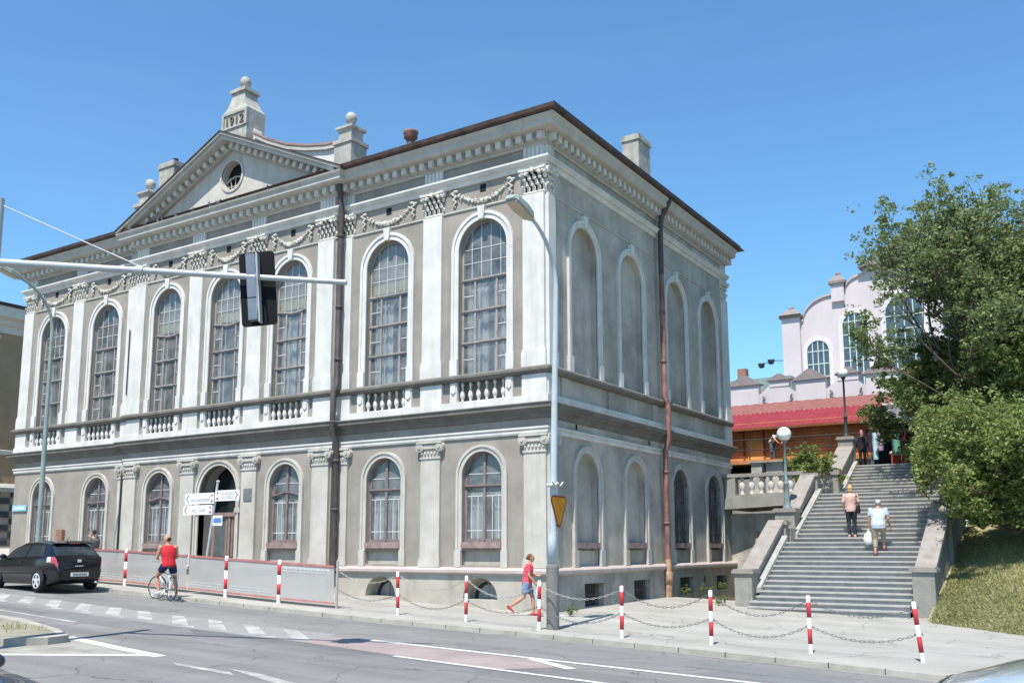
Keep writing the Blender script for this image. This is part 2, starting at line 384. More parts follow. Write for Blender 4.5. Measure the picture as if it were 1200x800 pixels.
# dentils
mb = MB()
for (p, q) in zip(PATH[1:-1], PATH[2:]):
    d = Vector(q)-Vector(p); L_ = d.length
    if L_ < 1: continue
    d.normalize(); nn = Vector((d.y, -d.x)); k = int(L_/.37)
    for i in range(k+1):
        c = Vector(p)+d*(L_*i/k if k else 0)
        if i in (0,) and p != (-BW,0): c = c+d*.05
        a = c-d*.095; e = c+d*.095
        P8 = []
        for z in (13.94, 14.155):
            for (w, n) in ((a,.135),(e,.135),(e,.33),(a,.33)): P8.append((w.x+nn.x*n, w.y+nn.y*n, z))
        mb.hexa(P8)
tag(mb.build('dentil_course', mat('pale_dentil', (.56,.535,.49), .85, .12, 2), b), kind='stuff')
moulding('eaves_gutter', [(.3,14.52),(.70,14.52),(.78,14.56),(.80,14.68),(.74,14.70),(.3,14.70)], GUTTER, [PATH[0],PATH[1],(CX-RH,0)])
moulding('eaves_gutter', [(.3,14.52),(.70,14.52),(.78,14.56),(.80,14.68),(.74,14.70),(.3,14.70)], GUTTER, [(CX+RH+.3,0),(0,0),(0,BD)])
# roof
mb = MB()
e = .74
c4 = [(-BW-e,-e,14.68),(e,-e,14.68),(e,BD+e,14.68),(-BW-e,BD+e,14.68)]
r1 = (-BW+7, BD/2, 16.4); r2 = (-7, BD/2, 16.4)
mb.poly([c4[0],c4[1],r2,r1]); mb.poly([c4[1],c4[2],r2]); mb.poly([c4[2],c4[3],r1,r2]); mb.poly([c4[3],c4[0],r1]); mb.poly(c4)
roof = mb.build('roof', ROOFSHEET, b)
def chimney(x0, x1, y0, y1, z0, z1, m, pots=0):
    mb = MB(); mb.box(x0,x1,y0,y1,z0,z1-.25); mb.box(x0-.05,x1+.05,y0-.05,y1+.05,z1-.25,z1-.12); mb.box(x0-.02,x1+.02,y0-.02,y1+.02,z1-.12,z1)
    o = mb.build('chimney', m, roof)
    if pots:
        mb = MB()
        for i in range(pots): mb.lathe([(.14,0),(.11,.25),(.13,.27),(.13,.3)], (x0+(x1-x0)*(i+.5)/pots, (y0+y1)/2, z1), 10)
        mb.build('chimney_pot', GUTTER, o)
CHST = mat('stained_chimney', (.36,.34,.30), .9, .3, 2.5, .4, 30, streak=.7, streak_col=(.12,.11,.10))
chimney(-1.95, -1.25, 9.4, 10.5, 14.5, 18.15, CHST)
chimney(-20.75, -19.75, 1.6, 2.5, 14.5, 18.55, CHST, 1)
mb = MB(); mb.lathe([(.17,14.6),(.17,16.3),(.15,16.35),(.15,16.5),(.26,16.6),(.24,16.72),(.28,16.78),(.28,16.85),(.1,16.86)], (-7.0,2.2,0), 12); mb.build('chimney', RUST, roof)
# --- pilasters
def leaf(mb, F, u, n, z, w, h, out):
    "one curled acanthus leaf: a rib-backed blade with a rolled tip"
    mb.ell(F(u, n+.02, z+h*.42), w*.95, .035+out*.18, h*.5, 7, 5)
    mb.ell(F(u, n+.03+out*.75, z+h*.88), w*.8, .032, .032, 7, 5)
    mb.ell(F(u, n+.03+out*.45, z+h*.74), w*.5, .03+out*.2, .03, 6, 4)
def corinthian(mb, F, u0, u1, n):
    w = u1-u0; fbox(mb, F, u0+.04, u1-.04, n-.08, n+.0, 12.37, 13.12)
    fbox(mb, F, u0-.01, u1+.01, n-.08, n+.05, 12.37, 12.42)
    k = max(3, round(w/.17))
    for r_, (z, off, out) in enumerate(((12.41,0,.10),(12.60,.5,.135),(12.79,0,.16))):
        for i in range(k+(1 if off == 0 else 0)):
            u = u0+w*(i+off)/k
            leaf(mb, F, u, n+.0, z, w/k*.38, .21, out)
    for s_, u in ((-1, u0), (1, u1)):
        for j, (du, zz, rr) in enumerate(((.0,13.0,.085),(-s_*.16,12.98,.06))):
            q = [F(u+s_*.03+du, n+.02, zz), F(u+s_*.03+du, n+.16, zz)]
            mb.tube(q, rr, 9, True, False)
    mb.prism([F(u0-.1,n-.05,13.05),F(u1+.1,n-.05,13.05),F(u1+.1,n+.2,13.05),F((u0+u1)/2,n+.13,13.05),F(u0-.1,n+.2,13.05)], (0,0,.07))
    q = [F((u0+u1)/2, n+.1, 13.06), F((u0+u1)/2, n+.2, 13.06)]; mb.tube(q, .07, 8, True, False)
def up_shaft(mb, F, u0, u1, n):
    fbox(mb, F, u0, u1, n-.05, n+.11, 7.58, 12.31)
    fbox(mb, F, u0-.05, u1+.05, n-.05, n+.14, 7.055, 7.5); fbox(mb, F, u0-.03, u1+.03, n-.05, n+.125, 7.5, 7.58)
def pedestal(mb, F, u0, u1, n): fbox(mb, F, u0-.05, u1+.05, n-.05, n+.10, 6.2, 6.82)
def flutes(mb, F, u0, u1, n):
    fbox(mb, F, u0, u1, n-.03, n+.05, 13.46, 13.85); k = 5
    for i in range(k): fbox(mb, F, u0+(u1-u0)*(i+.18)/k, u0+(u1-u0)*(i+.82)/k, n+.05, n+.08, 13.5, 13.82)
def ionic(mb, F, u0, u1, n):
    w = u1-u0; uc = (u0+u1)/2
    fbox(mb, F, u0+.01, u1-.01, n-.05, n+.09, 4.56, 5.0); fbox(mb, F, u0-.02, u1+.02, n-.05, n+.12, 4.53, 4.58)
    k = max(4, round(w/.13))
    for i in range(k): mb.ell(F(u0+w*(i+.5)/k, n+.1, 4.70), .045, .045, .07, 8, 5)
    for s_, u in ((-1, u0), (1, u1)):
        c = (u+s_*.01, 4.90)
        for (n0_, n1_, rr) in ((n-.03, n+.16, .155), (n+.16, n+.175, .11), (n+.175, n+.20, .055)):
            mb.tube([F(c[0],n0_,c[1]),F(c[0],n1_,c[1])], rr, 16, True, False)
    fbox(mb, F, u0, u1, n+.09, n+.15, 4.84, 4.97)
    fbox(mb, F, u0-.12, u1+.12, n-.05, n+.19, 5.0, 5.07)
def lo_shaft(mb, F, u0, u1, n):
    fbox(mb, F, u0, u1, n-.05, n+.09, 1.5, 4.53); fbox(mb, F, u0-.04, u1+.04, n-.05, n+.13, 1.235, 1.44); fbox(mb, F, u0-.02, u1+.02, n-.05, n+.11, 1.44, 1.5)
def pilaster(upper, specs):
    mb = MB(); mc = MB()
    for F, u0, u1, n in specs:
        if upper: up_shaft(mb, F, u0, u1, n); corinthian(mc, F, u0, u1, n)
        else: lo_shaft(mb, F, u0, u1, n); ionic(mc, F, u0, u1, n)
    if upper:
        for F, u0, u1, n in specs: pedestal(mb, F, u0, u1, n); flutes(mb, F, u0, u1, n)
    p = mb.build('pilaster', WHITE if upper else LOWTRIM, b)
    mc.build('capital', mat('stained_capital_stucco', (.60,.57,.51), .9, .2, 9, .3, 50) if upper else LOWTRIM, p)
    return p
def spanu(c, hw): return (c-hw, c+hw)
PIL = [(CX-9.6,.37,0),(CX+9.6,.37,0),(CX-5.12,.37,RP),(CX+5.12,.37,RP),(CX-1.67,.37,RP),(CX+1.67,.37,RP),(CX-5.9,.25,0),(CX+5.9,.25,0)]
for c, hw, n in PIL:
    pilaster(True, [(FR, c-hw, c+hw, n)])
    if c > CX-9: pilaster(False, [(FR, c-hw, c+hw, n)])
for up in (True, False):
    pilaster(up, [(FR, -.74, .0, 0), (RI, .0, .42, 0)])
    if up: pilaster(up, [(FR, -BW, -BW+.72, 0)])
pilaster(True, [(RI, BD-.55, BD, 0)])
# --- window surrounds
def surround(F, uc, hw, zb, zs, n, w, key=True, foot=True, m=WHITE):
    mb = MB()
    arch_band(mb, F, uc, hw, hw+w, zb, zs, n-.02, n+.05)
    arch_band(mb, F, uc, hw+w*.62, hw+w, zb, zs, n+.05, n+.085)
    if key:
        t = zs+hw
        mb.prism([F(uc-.09,n-.01,t-.02),F(uc+.09,n-.01,t-.02),F(uc+.14,n-.01,t+w+.16),F(uc-.14,n-.01,t+w+.16)], Vector(F(0,.14,0))-Vector(F(0,0,0)))
    if foot:
        for s_ in (-1, 1):
            a, c = sorted((uc+s_*hw*1.002, uc+s_*(hw+w+.03))); fbox(mb, F, a, c, n-.02, n+.105, zb, zb+.5)
    return mb.build('window_surround', m, b)
for u in WING: surround(FR, u, .9, 7.06, 11.03, 0, .25)
for u in RIS: surround(FR, u, .83, 7.06, 11.1, RP, .23)
for u in WING: surround(FR, u, .72, 1.235, 3.95, 0, .2, False, True, LOWTRIM)
for u in RIS:
    if u != CX: surround(FR, u, .72, 1.235, 3.95, RP, .2, False, True, LOWTRIM)
surround(FR, CX, 1.0, 1.235, 3.78, RP, .2, False, False, LOWTRIM)
for u in RU: surround(RI, u, .86, 7.06, 11.0, 0, .22)
for u in RL: surround(RI, u, .72, 1.235, 3.95, 0, .22, False, True, LOWTRIM)
# --- windows
def bar_h(mb, F, u0, u1, z, h, n0, n1, wav=0.):
    if not wav: return fbox(mb, F, u0, u1, n0, n1, z-h/2, z+h/2)
    k = 10
    zz = [z+wav*math.cos(math.pi*2*(i/k-.5)) for i in range(k+1)]
    for i in range(k):
        a = u0+(u1-u0)*i/k; c = u0+(u1-u0)*(i+1)/k
        mb.hexa([F(a,n0,zz[i]-h/2),F(c,n0,zz[i+1]-h/2),F(c,n1,zz[i+1]-h/2),F(a,n1,zz[i]-h/2),F(a,n0,zz[i]+h/2),F(c,n0,zz[i+1]+h/2),F(c,n1,zz[i+1]+h/2),F(a,n1,zz[i]+h/2)])
def upper_window(F, uc, hw, zb, zs, n, arch_blind, wav):
    g = n-.2; fr = MB(); T = 10.08
    arch_band(fr, F, uc, hw-.07, hw+.0, zb, zs, g-.03, g+.03)
    fbox(fr, F, uc-hw, uc+hw, g-.028, g+.028, zb, zb+.07)
    for i, z in enumerate((8.07, 9.08, T)):
        w_ = wav if z == T else 0
        bar_h(fr, F, uc-hw+.01, uc+hw-.01, z, .09, g-.025, g+.04, w_)
        bar_h(fr, F, uc-hw+.01, uc+hw-.01, z+.02, .05, g+.02, g+.07, w_)
    for s_ in (-1, 1):
        x = uc+s_*hw*.45; fbox(fr, F, x-.034, x+.034, g-.022, g+.035, zb+.05, T-.05)
    o = fr.build('window', FRAMEGREY, b)
    wb_ = MB()
    for r_ in range(3):
        z0 = (zb+.07, 8.13, 9.14)[r_]; z1 = (8.01, 9.02, T-.06)[r_]
        for s_ in (-1, 1):
            a, c = sorted((uc+s_*(hw*.45+.045), uc+s_*(hw-.07)))
            fbox(wb_, F, a, c, g-.012, g+.012, (z0+z1)/2-.015, (z0+z1)/2+.015)
            m_ = (a+c)/2; fbox(wb_, F, m_-.012, m_+.012, g-.06, g-.035, z0, z1)
            m_ = uc+s_*hw*.33; fbox(wb_, F, m_-.025, m_+.025, g-.075, g-.05, z0, z1)
    for i in range(1, 5):
        x = uc-hw+2*hw*i/5; fbox(wb_, F, x-.011, x+.011, g-.012, g+.012, T+.06+wav, zs+math.sqrt(max(0,(hw-.07)**2-(x-uc)**2)))
    for z in (T+.55, T+1.0):
        h_ = hw-.07 if z < zs else math.sqrt((hw-.07)**2-(z-zs)**2)
        fbox(wb_, F, uc-h_, uc+h_, g-.011, g+.013, z-.011, z+.011)
    wb_.build('glazing_bar', BARWHITE, o)
    pn = MB(); arch_face(pn, F, uc, hw-.03, zb+.03, zs, g); pn.build('pane', GLASS, o)
    if arch_blind:
        k = MB(); arch_face(k, F, uc, hw-.05, T+.1, zs, g-.05); k.build('arch_blind', OLIVE, o)
        k = MB(); nst = 9
        for i in range(nst):
            a = uc-hw+.08+(2*hw-.16)*i/nst; fbox(k, F, a+.012, a+(2*hw-.16)/nst-.012, g-.049, g-.03, T+.12, T+.46)
        k.build('yellow_strip', YELLOW, o)
    k = MB()
    for s_ in (-1, 1):
        pts = []
        w0 = uc+s_*hw*.98; w1 = uc+s_*hw*rnd.choice((.05,.2,.35,.55,.7))
        for i in range(13):
            t = i/12; pts.append((w0+(w1-w0)*t, g-.22-.03*math.cos(t*22)))
        for (a, c) in zip(pts, pts[1:]): k.poly([F(a[0],a[1],zb),F(c[0],c[1],zb),F(c[0],c[1],T-.2),F(a[0],a[1],T-.2)])
    k.build('curtain', mat('dim_curtain', (.44,.45,.45), .95, .2, 2), o)
for i, u in enumerate(WING): upper_window(FR, u, .9, 7.06, 11.03, 0, i == 2, 0)
for u in RIS: upper_window(FR, u, .83, 7.06, 11.1, RP, True, -.05)
def lower_window(F, uc, n, wav=0., lean=True):
    g = n-.17; hw = .72; zb = 1.98; zs = 3.95; T = 3.62; fr = MB()
    arch_band(fr, F, uc, hw-.08, hw, zb, zs, g-.03, g+.035)
    fbox(fr, F, uc-hw, uc+hw, g-.028, g+.04, zb, zb+.1)
    bar_h(fr, F, uc-hw+.01, uc+hw-.01, T, .12, g-.026, g+.05, wav); bar_h(fr, F, uc-hw+.01, uc+hw-.01, T+.04, .05, g+.03, g+.09, wav)
    fbox(fr, F, uc-.045, uc+.045, g-.022, g+.06, zb+.05, zs+hw-.06)
    o = fr.build('window', FRAMEWOOD, b)
    s = MB(); fbox(s, F, uc-hw+.003, uc+hw-.003, n-.2, n+.09, 1.80, 1.98); fbox(s, F, uc-hw+.003, uc+hw-.003, n-.2, n+.03, 1.72, 1.80)
    s.build('sill', mat('worn_sill_paint', (.27,.20,.185), .8, .3, 5, .2, 40), o)
    s = MB(); fbox(s, F, uc-hw+.002, uc+hw-.002, n-.22, n-.12, 1.25, 1.72); s.build('apron', STUCCO_LOW, o)
    w_ = MB()
    for sx in (-1, 1):
        for f_ in (.36,.68): 
            x = uc+sx*hw*f_; fbox(w_, F, x-.012, x+.012, g-.01, g+.012, zb+.08, 3.35)
        a, c = sorted((uc+sx*.045, uc+sx*(hw-.08))); fbox(w_, F, a, c, g-.011, g+.013, zb+.32, zb+.35); fbox(w_, F, a, c, g-.011, g+.013, 3.33, 3.36)
        fbox(w_, F, a, c, g-.011, g+.013, 4.0, 4.025)
    w_.build('glazing_bar', BARWHITE, o)
    pn = MB(); arch_face(pn, F, uc, hw-.03, zb+.03, zs, g); pn.build('pane', GLASSLOW, o)
    k = MB(); gaps = rnd.choice(((6,7,13),(0,1,2,3,11),(15,16,17,18),(4,),(2,3,8,9,10),()))
    for sx in (-1, 1):
        pts = [(uc+sx*hw*(.06+.9*i/20), g-.2-.025*math.cos(i*1.7)) for i in range(21)]
        for i, (a, c) in enumerate(zip(pts, pts[1:])):
            if i in gaps: continue
            k.poly([F(a[0],a[1],zb),F(c[0],c[1],zb),F(c[0],c[1],3.45),F(a[0],a[1],3.45)])
    k.build('curtain', CURTAIN, o)
    k = MB(); arch_face(k, F, uc, hw-.05, 3.3, zs, g-.26); k.build('arch_backing', mat('grey_backing', (.26,.27,.265), .95, .15, 3), o)  # backing sheet added behind the arch panes so they read grey
for u in WING: lower_window(FR, u, 0)
for u in RIS:
    if u != CX: lower_window(FR, u, RP, .05)
for u in RL[2:]:
    g = -.16; fr = MB(); hw = .72
    arch_band(fr, RI, u, hw-.08, hw, 1.98, 3.95, g-.03, g+.03); fbox(fr, RI, u-hw, u+hw, g-.028, g+.028, 1.98, 2.06); fbox(fr, RI, u-hw+.01, u+hw-.01, g-.025, g+.03, 3.5, 3.62); fbox(fr, RI, u-.04, u+.04, g-.02, g+.04, 2.0, 4.6)
    o = fr.build('window', FRAMEWOOD, b)
    pn = MB(); arch_face(pn, RI, u, hw-.03, 2.0, 3.95, g); pn.build('pane', GLASS, o)
    gr = MB()
    for i in range(1, 7):
        x = u-hw+2*hw*i/7; gr.tube([RI(x,.0,2.0),RI(x,.0,3.95+math.sqrt(hw*hw-(x-u)**2)-.02)], .012, 6)
    for z in (2.35, 3.0, 3.6, 4.1):
        h_ = hw if z < 3.95 else math.sqrt(hw**2-(z-3.95)**2)
        gr.tube([RI(u-h_,.012,z),RI(u+h_,.012,z)], .012, 6)
    gr.build('window_grille', DARKIRON, o)
for u in RL:
    s = MB(); fbox(s, RI, u-.718, u+.718, -.2, .07, 1.78, 1.96); s.build('sill', mat('worn_sill_paint', (.27,.20,.185), .8, .3, 5, .2, 40), b)
# --- door
mb = MB()
n_ = RP-.62
pts = arch_pts(CX, 1.0, .3, 3.78)
for a, c in zip(pts, pts[1:]):
    mb.poly([FR(a[0],RP-.02,a[1]),FR(c[0],RP-.02,c[1]),FR(c[0],n_,c[1]),FR(a[0],n_,a[1])])
mb.build('porch', STUCCO, b)
mb = MB(); fbox(mb, FR, CX-1.0, CX+1.0, n_-.1, n_, .3, 2.95); 
for sx in (-1, 1):
    for (z0, z1) in ((.55,1.35),): fbox(mb, FR, CX+sx*.5-.33, CX+sx*.5+.33, n_, n_+.03, z0, z1)
    for (z0, z1, a, c) in ((1.5,2.85,.12,.2),(1.5,2.85,.8,.88)):
        u0, u1 = sorted((CX+sx*a, CX+sx*c)); fbox(mb, FR, u0, u1, n_, n_+.04, z0, z1)
fbox(mb, FR, CX-1.0, CX+1.0, n_, n_+.1, 2.95, 3.1); fbox(mb, FR, CX-.06, CX+.06, n_+.001, n_+.06, .35, 2.95)
door = mb.build('door', mat('brown_door_wood', (.24,.165,.145), .6, .25, 4, .1, 50), b)
mb = MB()
for sx in (-1, 1):
    u0, u1 = sorted((CX+sx*.2, CX+sx*.8)); fbox(mb, FR, u0, u1, n_+.002, n_+.02, 1.5, 2.85)
mb.build('door_pane', mat('door_glass', (.10,.12,.12), .1, .4, 2, spec=.6), door)
mb = MB(); arch_face(mb, FR, CX, 1.0, 3.1, 3.78, n_-.05); mb.build('fanlight', mat('dark_fanlight', (.012,.013,.015), .2, .4, 2), door)
mb = MB(); fbox(mb, FR, CX+.42, CX+.60, n_+.021, n_+.026, 1.75, 2.05); mb.build('notice', mat('white_paper', (.75,.77,.82), .8, .05, 9), door)
mb = MB(); mb.tube([FR(CX+.1,n_+.06,1.45),FR(CX+.1,n_+.12,1.45),FR(CX+.22,n_+.12,1.44)], .015, 6); mb.build('door_handle', DARKIRON, door)
# impost bars beside the door
mb = MB()
for sx in (-1, 1):
    u0, u1 = sorted((CX+sx*1.0, CX+sx*1.28)); fbox(mb, FR, u0, u1, RP-.2, RP+.10, 3.05, 3.22)
mb.build('door_impost', GREYTRIM, b)
mb = MB(); fbox(mb, FR, CX+1.67-.2, CX+1.67+.2, RP+.09, RP+.12, 3.45, 3.88); mb.build('wall_plaque', mat('grey_plaque', (.16,.165,.16), .6, .3, 8), b)
# --- balustrades
bal = MB()
prof = [(.045,0),(.05,.03),(.03,.06),(.06,.13),(.085,.2),(.07,.28),(.035,.38),(.03,.46),(.05,.5),(.055,.56),(.03,.6)]
prof = [(r_, z*1.03) for r_, z in prof]
for u, n, hw in [(u, 0, .9) for u in WING]+[(u, RP, .83) for u in RIS]:
    mb = MB()
    for s_ in (-1, 1):
        c = u+s_*(hw+.12); fbox(mb, FR, c-.13, c+.13, n-.05, n+.1, 6.2, 6.82); fbox(mb, FR, c-.09, c+.09, n+.1, n+.13, 6.52, 6.74); mb.ell(FR(c, n+.115, 6.5), .06, .03, .06, 8, 5)
        a, d = sorted((u+s_*(hw+.25), u+s_*(hw+.62)))
    fbox(mb, FR, u-hw-.1, u+hw+.1, n-.12, n+.06, 6.195, 6.225); o = mb.build('balustrade', WHITE, b)
    mb = MB()
    for i in range(6):
        x = u-hw+2*hw*(i+.5)/6; mb.lathe(prof, FR(x, n-.02, 6.2), 10)
    mb.build('baluster', WHITE, o)
for u in (1.0, 4.05, 7.5, 11.35):
    mb = MB(); fbox(mb, RI, u-.2, u+.2, -.02, .05, 6.2, 6.82); mb.build('side_panel_rib', STUCCO_SIDE, b)
# --- garlands
def garland(uc, hw, n):
    mb = MB()
    for s_ in (-1, 1):
        u = uc+s_*hw
        pts = [FR(u+s_*.02, n+.04, 13.0), FR(u+s_*.12, n+.05, 12.92), FR(u-s_*.03, n+.06, 12.86), FR(u+s_*.1, n+.05, 12.76), FR(u-s_*.02, n+.05, 12.68), FR(u+s_*.1, n+.04, 12.58), FR(u+s_*.02, n+.03, 12.5)]
        mb.tube(pts, [.05,.04,.045,.05,.045,.04,.02], 7)
        mb.ell(FR(u, n+.06, 13.0), .1, .06, .05, 8, 5)
        mb.tube([FR(u+s_*.05,n+.03,12.98),FR(u+s_*.2,n+.04,12.97)], [.05,.03], 6)
    k = 15
    for i in range(k):
        t = (i+.5)/k*2-1
        z = 12.52+.40*(t*t); r_ = .075*(1-.45*abs(t))*rnd.uniform(.75,1.2)
        mb.ell(FR(uc+t*(hw-.04), n+.03, z), r_*1.15, r_*.9, r_, 7, 5)
        a = rnd.uniform(0, 6.28)
        
        for _ in range(3): a = rnd.uniform(0, 6.28); mb.ell(FR(uc+t*(hw-.04)+.06*math.cos(a), n+rnd.uniform(.03,.08), z+.06*math.sin(a)), r_*rnd.uniform(.35,.7), r_*.5, r_*rnd.uniform(.35,.7), 6, 4)
    return mb.build('garland', mat('pale_garland_stucco', (.56,.53,.475), .9, .15, 8), b)
for u in WING: garland(u, 1.02, 0)
for u in RIS: garland(u, .86, RP)
def vent(F, u, n, z, w, h): mb = MB(); fbox(mb, F, u-w, u+w, n+.003, n+.01, z-h, z+h); mb.build('vent_opening', mat('black_vent', (.01,.01,.01), .9, .1, 5), b)
for u, n in [(u, 0) for u in WING]+[(u, RP) for u in RIS]: vent(FR, u, n, 12.94, .11, .12)
for y, z in ((1.75,5.42),(7.0,5.42)): vent(RI, y, 0, z, .05, .08)
for y, z in ((4.35,.5),(11.6,.6)): vent(RI, y, .1, z, .05, .12)
# --- gable
PN = RP; AZ = 17.32; HS = RH+.62; BZ = 14.54
mb = MB()
oc = (CX, 15.85); orad = .56
ztop = lambda x: 14.5+(AZ-.3-14.5)*max(0, 1-abs(x-CX)/(RH+.1))
angs = [2*math.pi*i/32 for i in range(32)]
# tympanum with a round hole
ring = [(oc[0]+orad*math.cos(a), oc[1]+orad*math.sin(a)) for a in angs]
outer = []
for a in angs:
    dx, dz = math.cos(a), math.sin(a); t = 1e9
    if dz < -1e-6: t = min(t, (14.5-oc[1])/dz)
    for s_ in (-1, 1):
        # edge: z = AZ-.3 - k*s*(x-CX)
        k = (AZ-.3-14.5)/(RH+.1); den = dz+k*s_*dx
        if den > 1e-6:
            t2 = (AZ-.3-oc[1])/den
            if s_*(dx*t2) >= -1e-6: t = min(t, t2)
    outer.append((oc[0]+dx*t, oc[1]+dz*t))
# corner points inserted by hand
for i in range(32):
    j = (i+1) % 32
    mb.poly([FR(ring[i][0],PN,ring[i][1]),FR(ring[j][0],PN,ring[j][1]),FR(outer[j][0],PN,outer[j][1]),FR(outer[i][0],PN,outer[i][1])])
    mb.poly([FR(ring[i][0],PN,ring[i][1]),FR(ring[j][0],PN,ring[j][1]),FR(ring[j][0],PN-.3,ring[j][1]),FR(ring[i][0],PN-.3,ring[i][1])])
corners = [(CX,AZ-.3),(CX-RH-.1,14.5),(CX+RH+.1,14.5)]
for (cx_, cz_) in corners:
    a0 = math.atan2(cz_-oc[1], cx_-oc[0]) % (2*math.pi); i = int(a0/(2*math.pi/32)); j = (i+1) % 32
    mb.poly([FR(outer[i][0],PN,outer[i][1]),FR(cx_,PN,cz_),FR(outer[j][0],PN,outer[j][1])])
TYM = mat('tympanum_stucco', (.47,.435,.39), .9, .14, 1.0, .3, 50, streak=.4, streak_col=(.27,.25,.22))
gable = mb.build('gable', TYM, b)
mb = MB(); mb.poly([FR(x,PN-.3,z) for x, z in ring]); mb.build('round_window', mat('black_vent', (.01,.01,.01), .9, .1, 5), gable)
mb = MB()
n2 = PN-.18
for i in range(8):
    a, c = math.pi+math.pi*i/8*.0, 0
pts = [(oc[0]-.5, oc[1]-.05),(oc[0]-.25, oc[1]+.08),(oc[0], oc[1]+.12),(oc[0]+.25, oc[1]+.08),(oc[0]+.5, oc[1]-.05)]
mb.tube([FR(x,n2,z-.1) for x, z in pts], .035, 6)
for x in (-.3, 0, .3): mb.tube([FR(oc[0]+x,n2,oc[1]-.0),FR(oc[0]+x*.6,n2,oc[1]-.5)], .02, 6)
mb.tube([FR(oc[0]-.4,n2,oc[1]-.35),FR(oc[0]+.4,n2,oc[1]-.35)], .02, 6)
mb.build('round_window_bars', STONE, gable)
mb = MB(); arc = [(math.cos(a), math.sin(a)) for a in angs]
for i in range(32):
    j = (i+1) % 32
    for (r0, r1, nn0, nn1) in ((orad, orad+.1, 0, .04),):
        A = [FR(oc[0]+arc[i][0]*r0,PN+nn1,oc[1]+arc[i][1]*r0),FR(oc[0]+arc[j][0]*r0,PN+nn1,oc[1]+arc[j][1]*r0),FR(oc[0]+arc[j][0]*r1,PN+nn1,oc[1]+arc[j][1]*r1),FR(oc[0]+arc[i][0]*r1,PN+nn1,oc[1]+arc[i][1]*r1)]
        mb.poly(A); mb.poly([A[3],A[2],FR(oc[0]+arc[j][0]*r1,PN,oc[1]+arc[j][1]*r1),FR(oc[0]+arc[i][0]*r1,PN,oc[1]+arc[i][1]*r1)])
mb.build('round_window_surround', TYM, gable)
# raking cornices
sl_ = math.atan2(AZ-BZ, HS)
mb = MB(); dn = MB()
for s_ in (-1, 1):
    d = Vector((-s_*math.cos(sl_), math.sin(sl_))); up = Vector((s_*math.sin(sl_)*1.0, math.cos(sl_)))
    st = Vector((CX+s_*HS, BZ)); ln = HS/math.cos(sl_)
    def Q(t, n, h): 
        # clip to the plane x=CX at the apex by extending along slope
        p = st+d*t+up*h
        return FR(p.x, n, p.y)
    for (n0, n1, h0, h1) in ((PN-.3, PN+.14, -.42, -.17),(PN-.3, PN+.56, -.17, -.02),(PN-.3, PN+.66, -.02, .06)):
        t1a = ln+h0*math.tan(sl_); t1b = ln+h1*math.tan(sl_)
        t0 = 0
        mb.hexa([Q(t0,n0,h0),Q(t1a,n0,h0),Q(t1a,n1,h0),Q(t0,n1,h0),Q(t0,n0,h1),Q(t1b,n0,h1),Q(t1b,n1,h1),Q(t0,n1,h1)])
    k = int(ln/.36)
    for i in range(1, k):
        t = ln*i/k; 
        dn.hexa([Q(t-.09,PN+.13,-.38),Q(t+.09,PN+.13,-.38),Q(t+.09,PN+.33,-.38),Q(t-.09,PN+.33,-.38),Q(t-.09,PN+.13,-.18),Q(t+.09,PN+.13,-.18),Q(t+.09,PN+.33,-.18),Q(t-.09,PN+.33,-.18)])
rk = mb.build('raking_cornice', GREYTRIM, gable); tag(dn.build('raking_dentils', mat('pale_dentil', (.56,.535,.49), .85, .12, 2), rk), kind='stuff')
# dark sheet on top of raking cornice
mb = MB()
for s_ in (-1, 1):
    d = Vector((-s_*math.cos(sl_), math.sin(sl_))); up = Vector((s_*math.sin(sl_), math.cos(sl_))); st = Vector((CX+s_*(HS+.05), BZ-.02)); ln = (HS+.05)/math.cos(sl_)
    P = []
    for h0, in ((.065,),(.10,)):
        for (t, n) in ((0,PN-.3),(ln+h0*math.tan(sl_),PN-.3),(ln+h0*math.tan(sl_),PN+.7),(0,PN+.7)):
            p = st+d*t+up*h0; P.append(FR(p.x, n, p.y))
    mb.hexa(P)
mb.build('raking_flashing', GUTTER, gable)
# parapet behind the gable, concave towards the corner blocks
out = [(0,17.75),(.75,17.70),(.8,17.45),(1.6,17.0),(2.6,16.55),(3.6,16.25),(4.6,16.05),(5.1,16.02),(5.1,14.5),(0,14.5)]
mb = MB(); cp = MB(); rt = MB()
for s_ in (-1, 1):
    mb.prism([(CX+s_*x, .15, z) for x, z in out], (0, .35, 0))
    for (x0, z0), (x1, z1) in zip(out[2:7], out[3:8]):
        P = []; P2 = []
        for dz in (-.16, 0.0):
            for (x, y) in ((x0,.05),(x1,.05),(x1,.55),(x0,.55)): P.append((CX+s_*x, y, (z0 if x == x0 else z1)+dz+.003))
        for dz in (.006, .09):
            for (x, y) in ((x0,.02),(x1,.02),(x1,.6),(x0,.6)): P2.append((CX+s_*x, y, (z0 if x == x0 else z1)+dz))
        cp.hexa(P); rt.hexa(P2)
par = mb.build('gable_parapet', WHITE, gable); cp.build('parapet_coping', GREYTRIM, par); rt.build('coping_tiles', REDTILE, par)
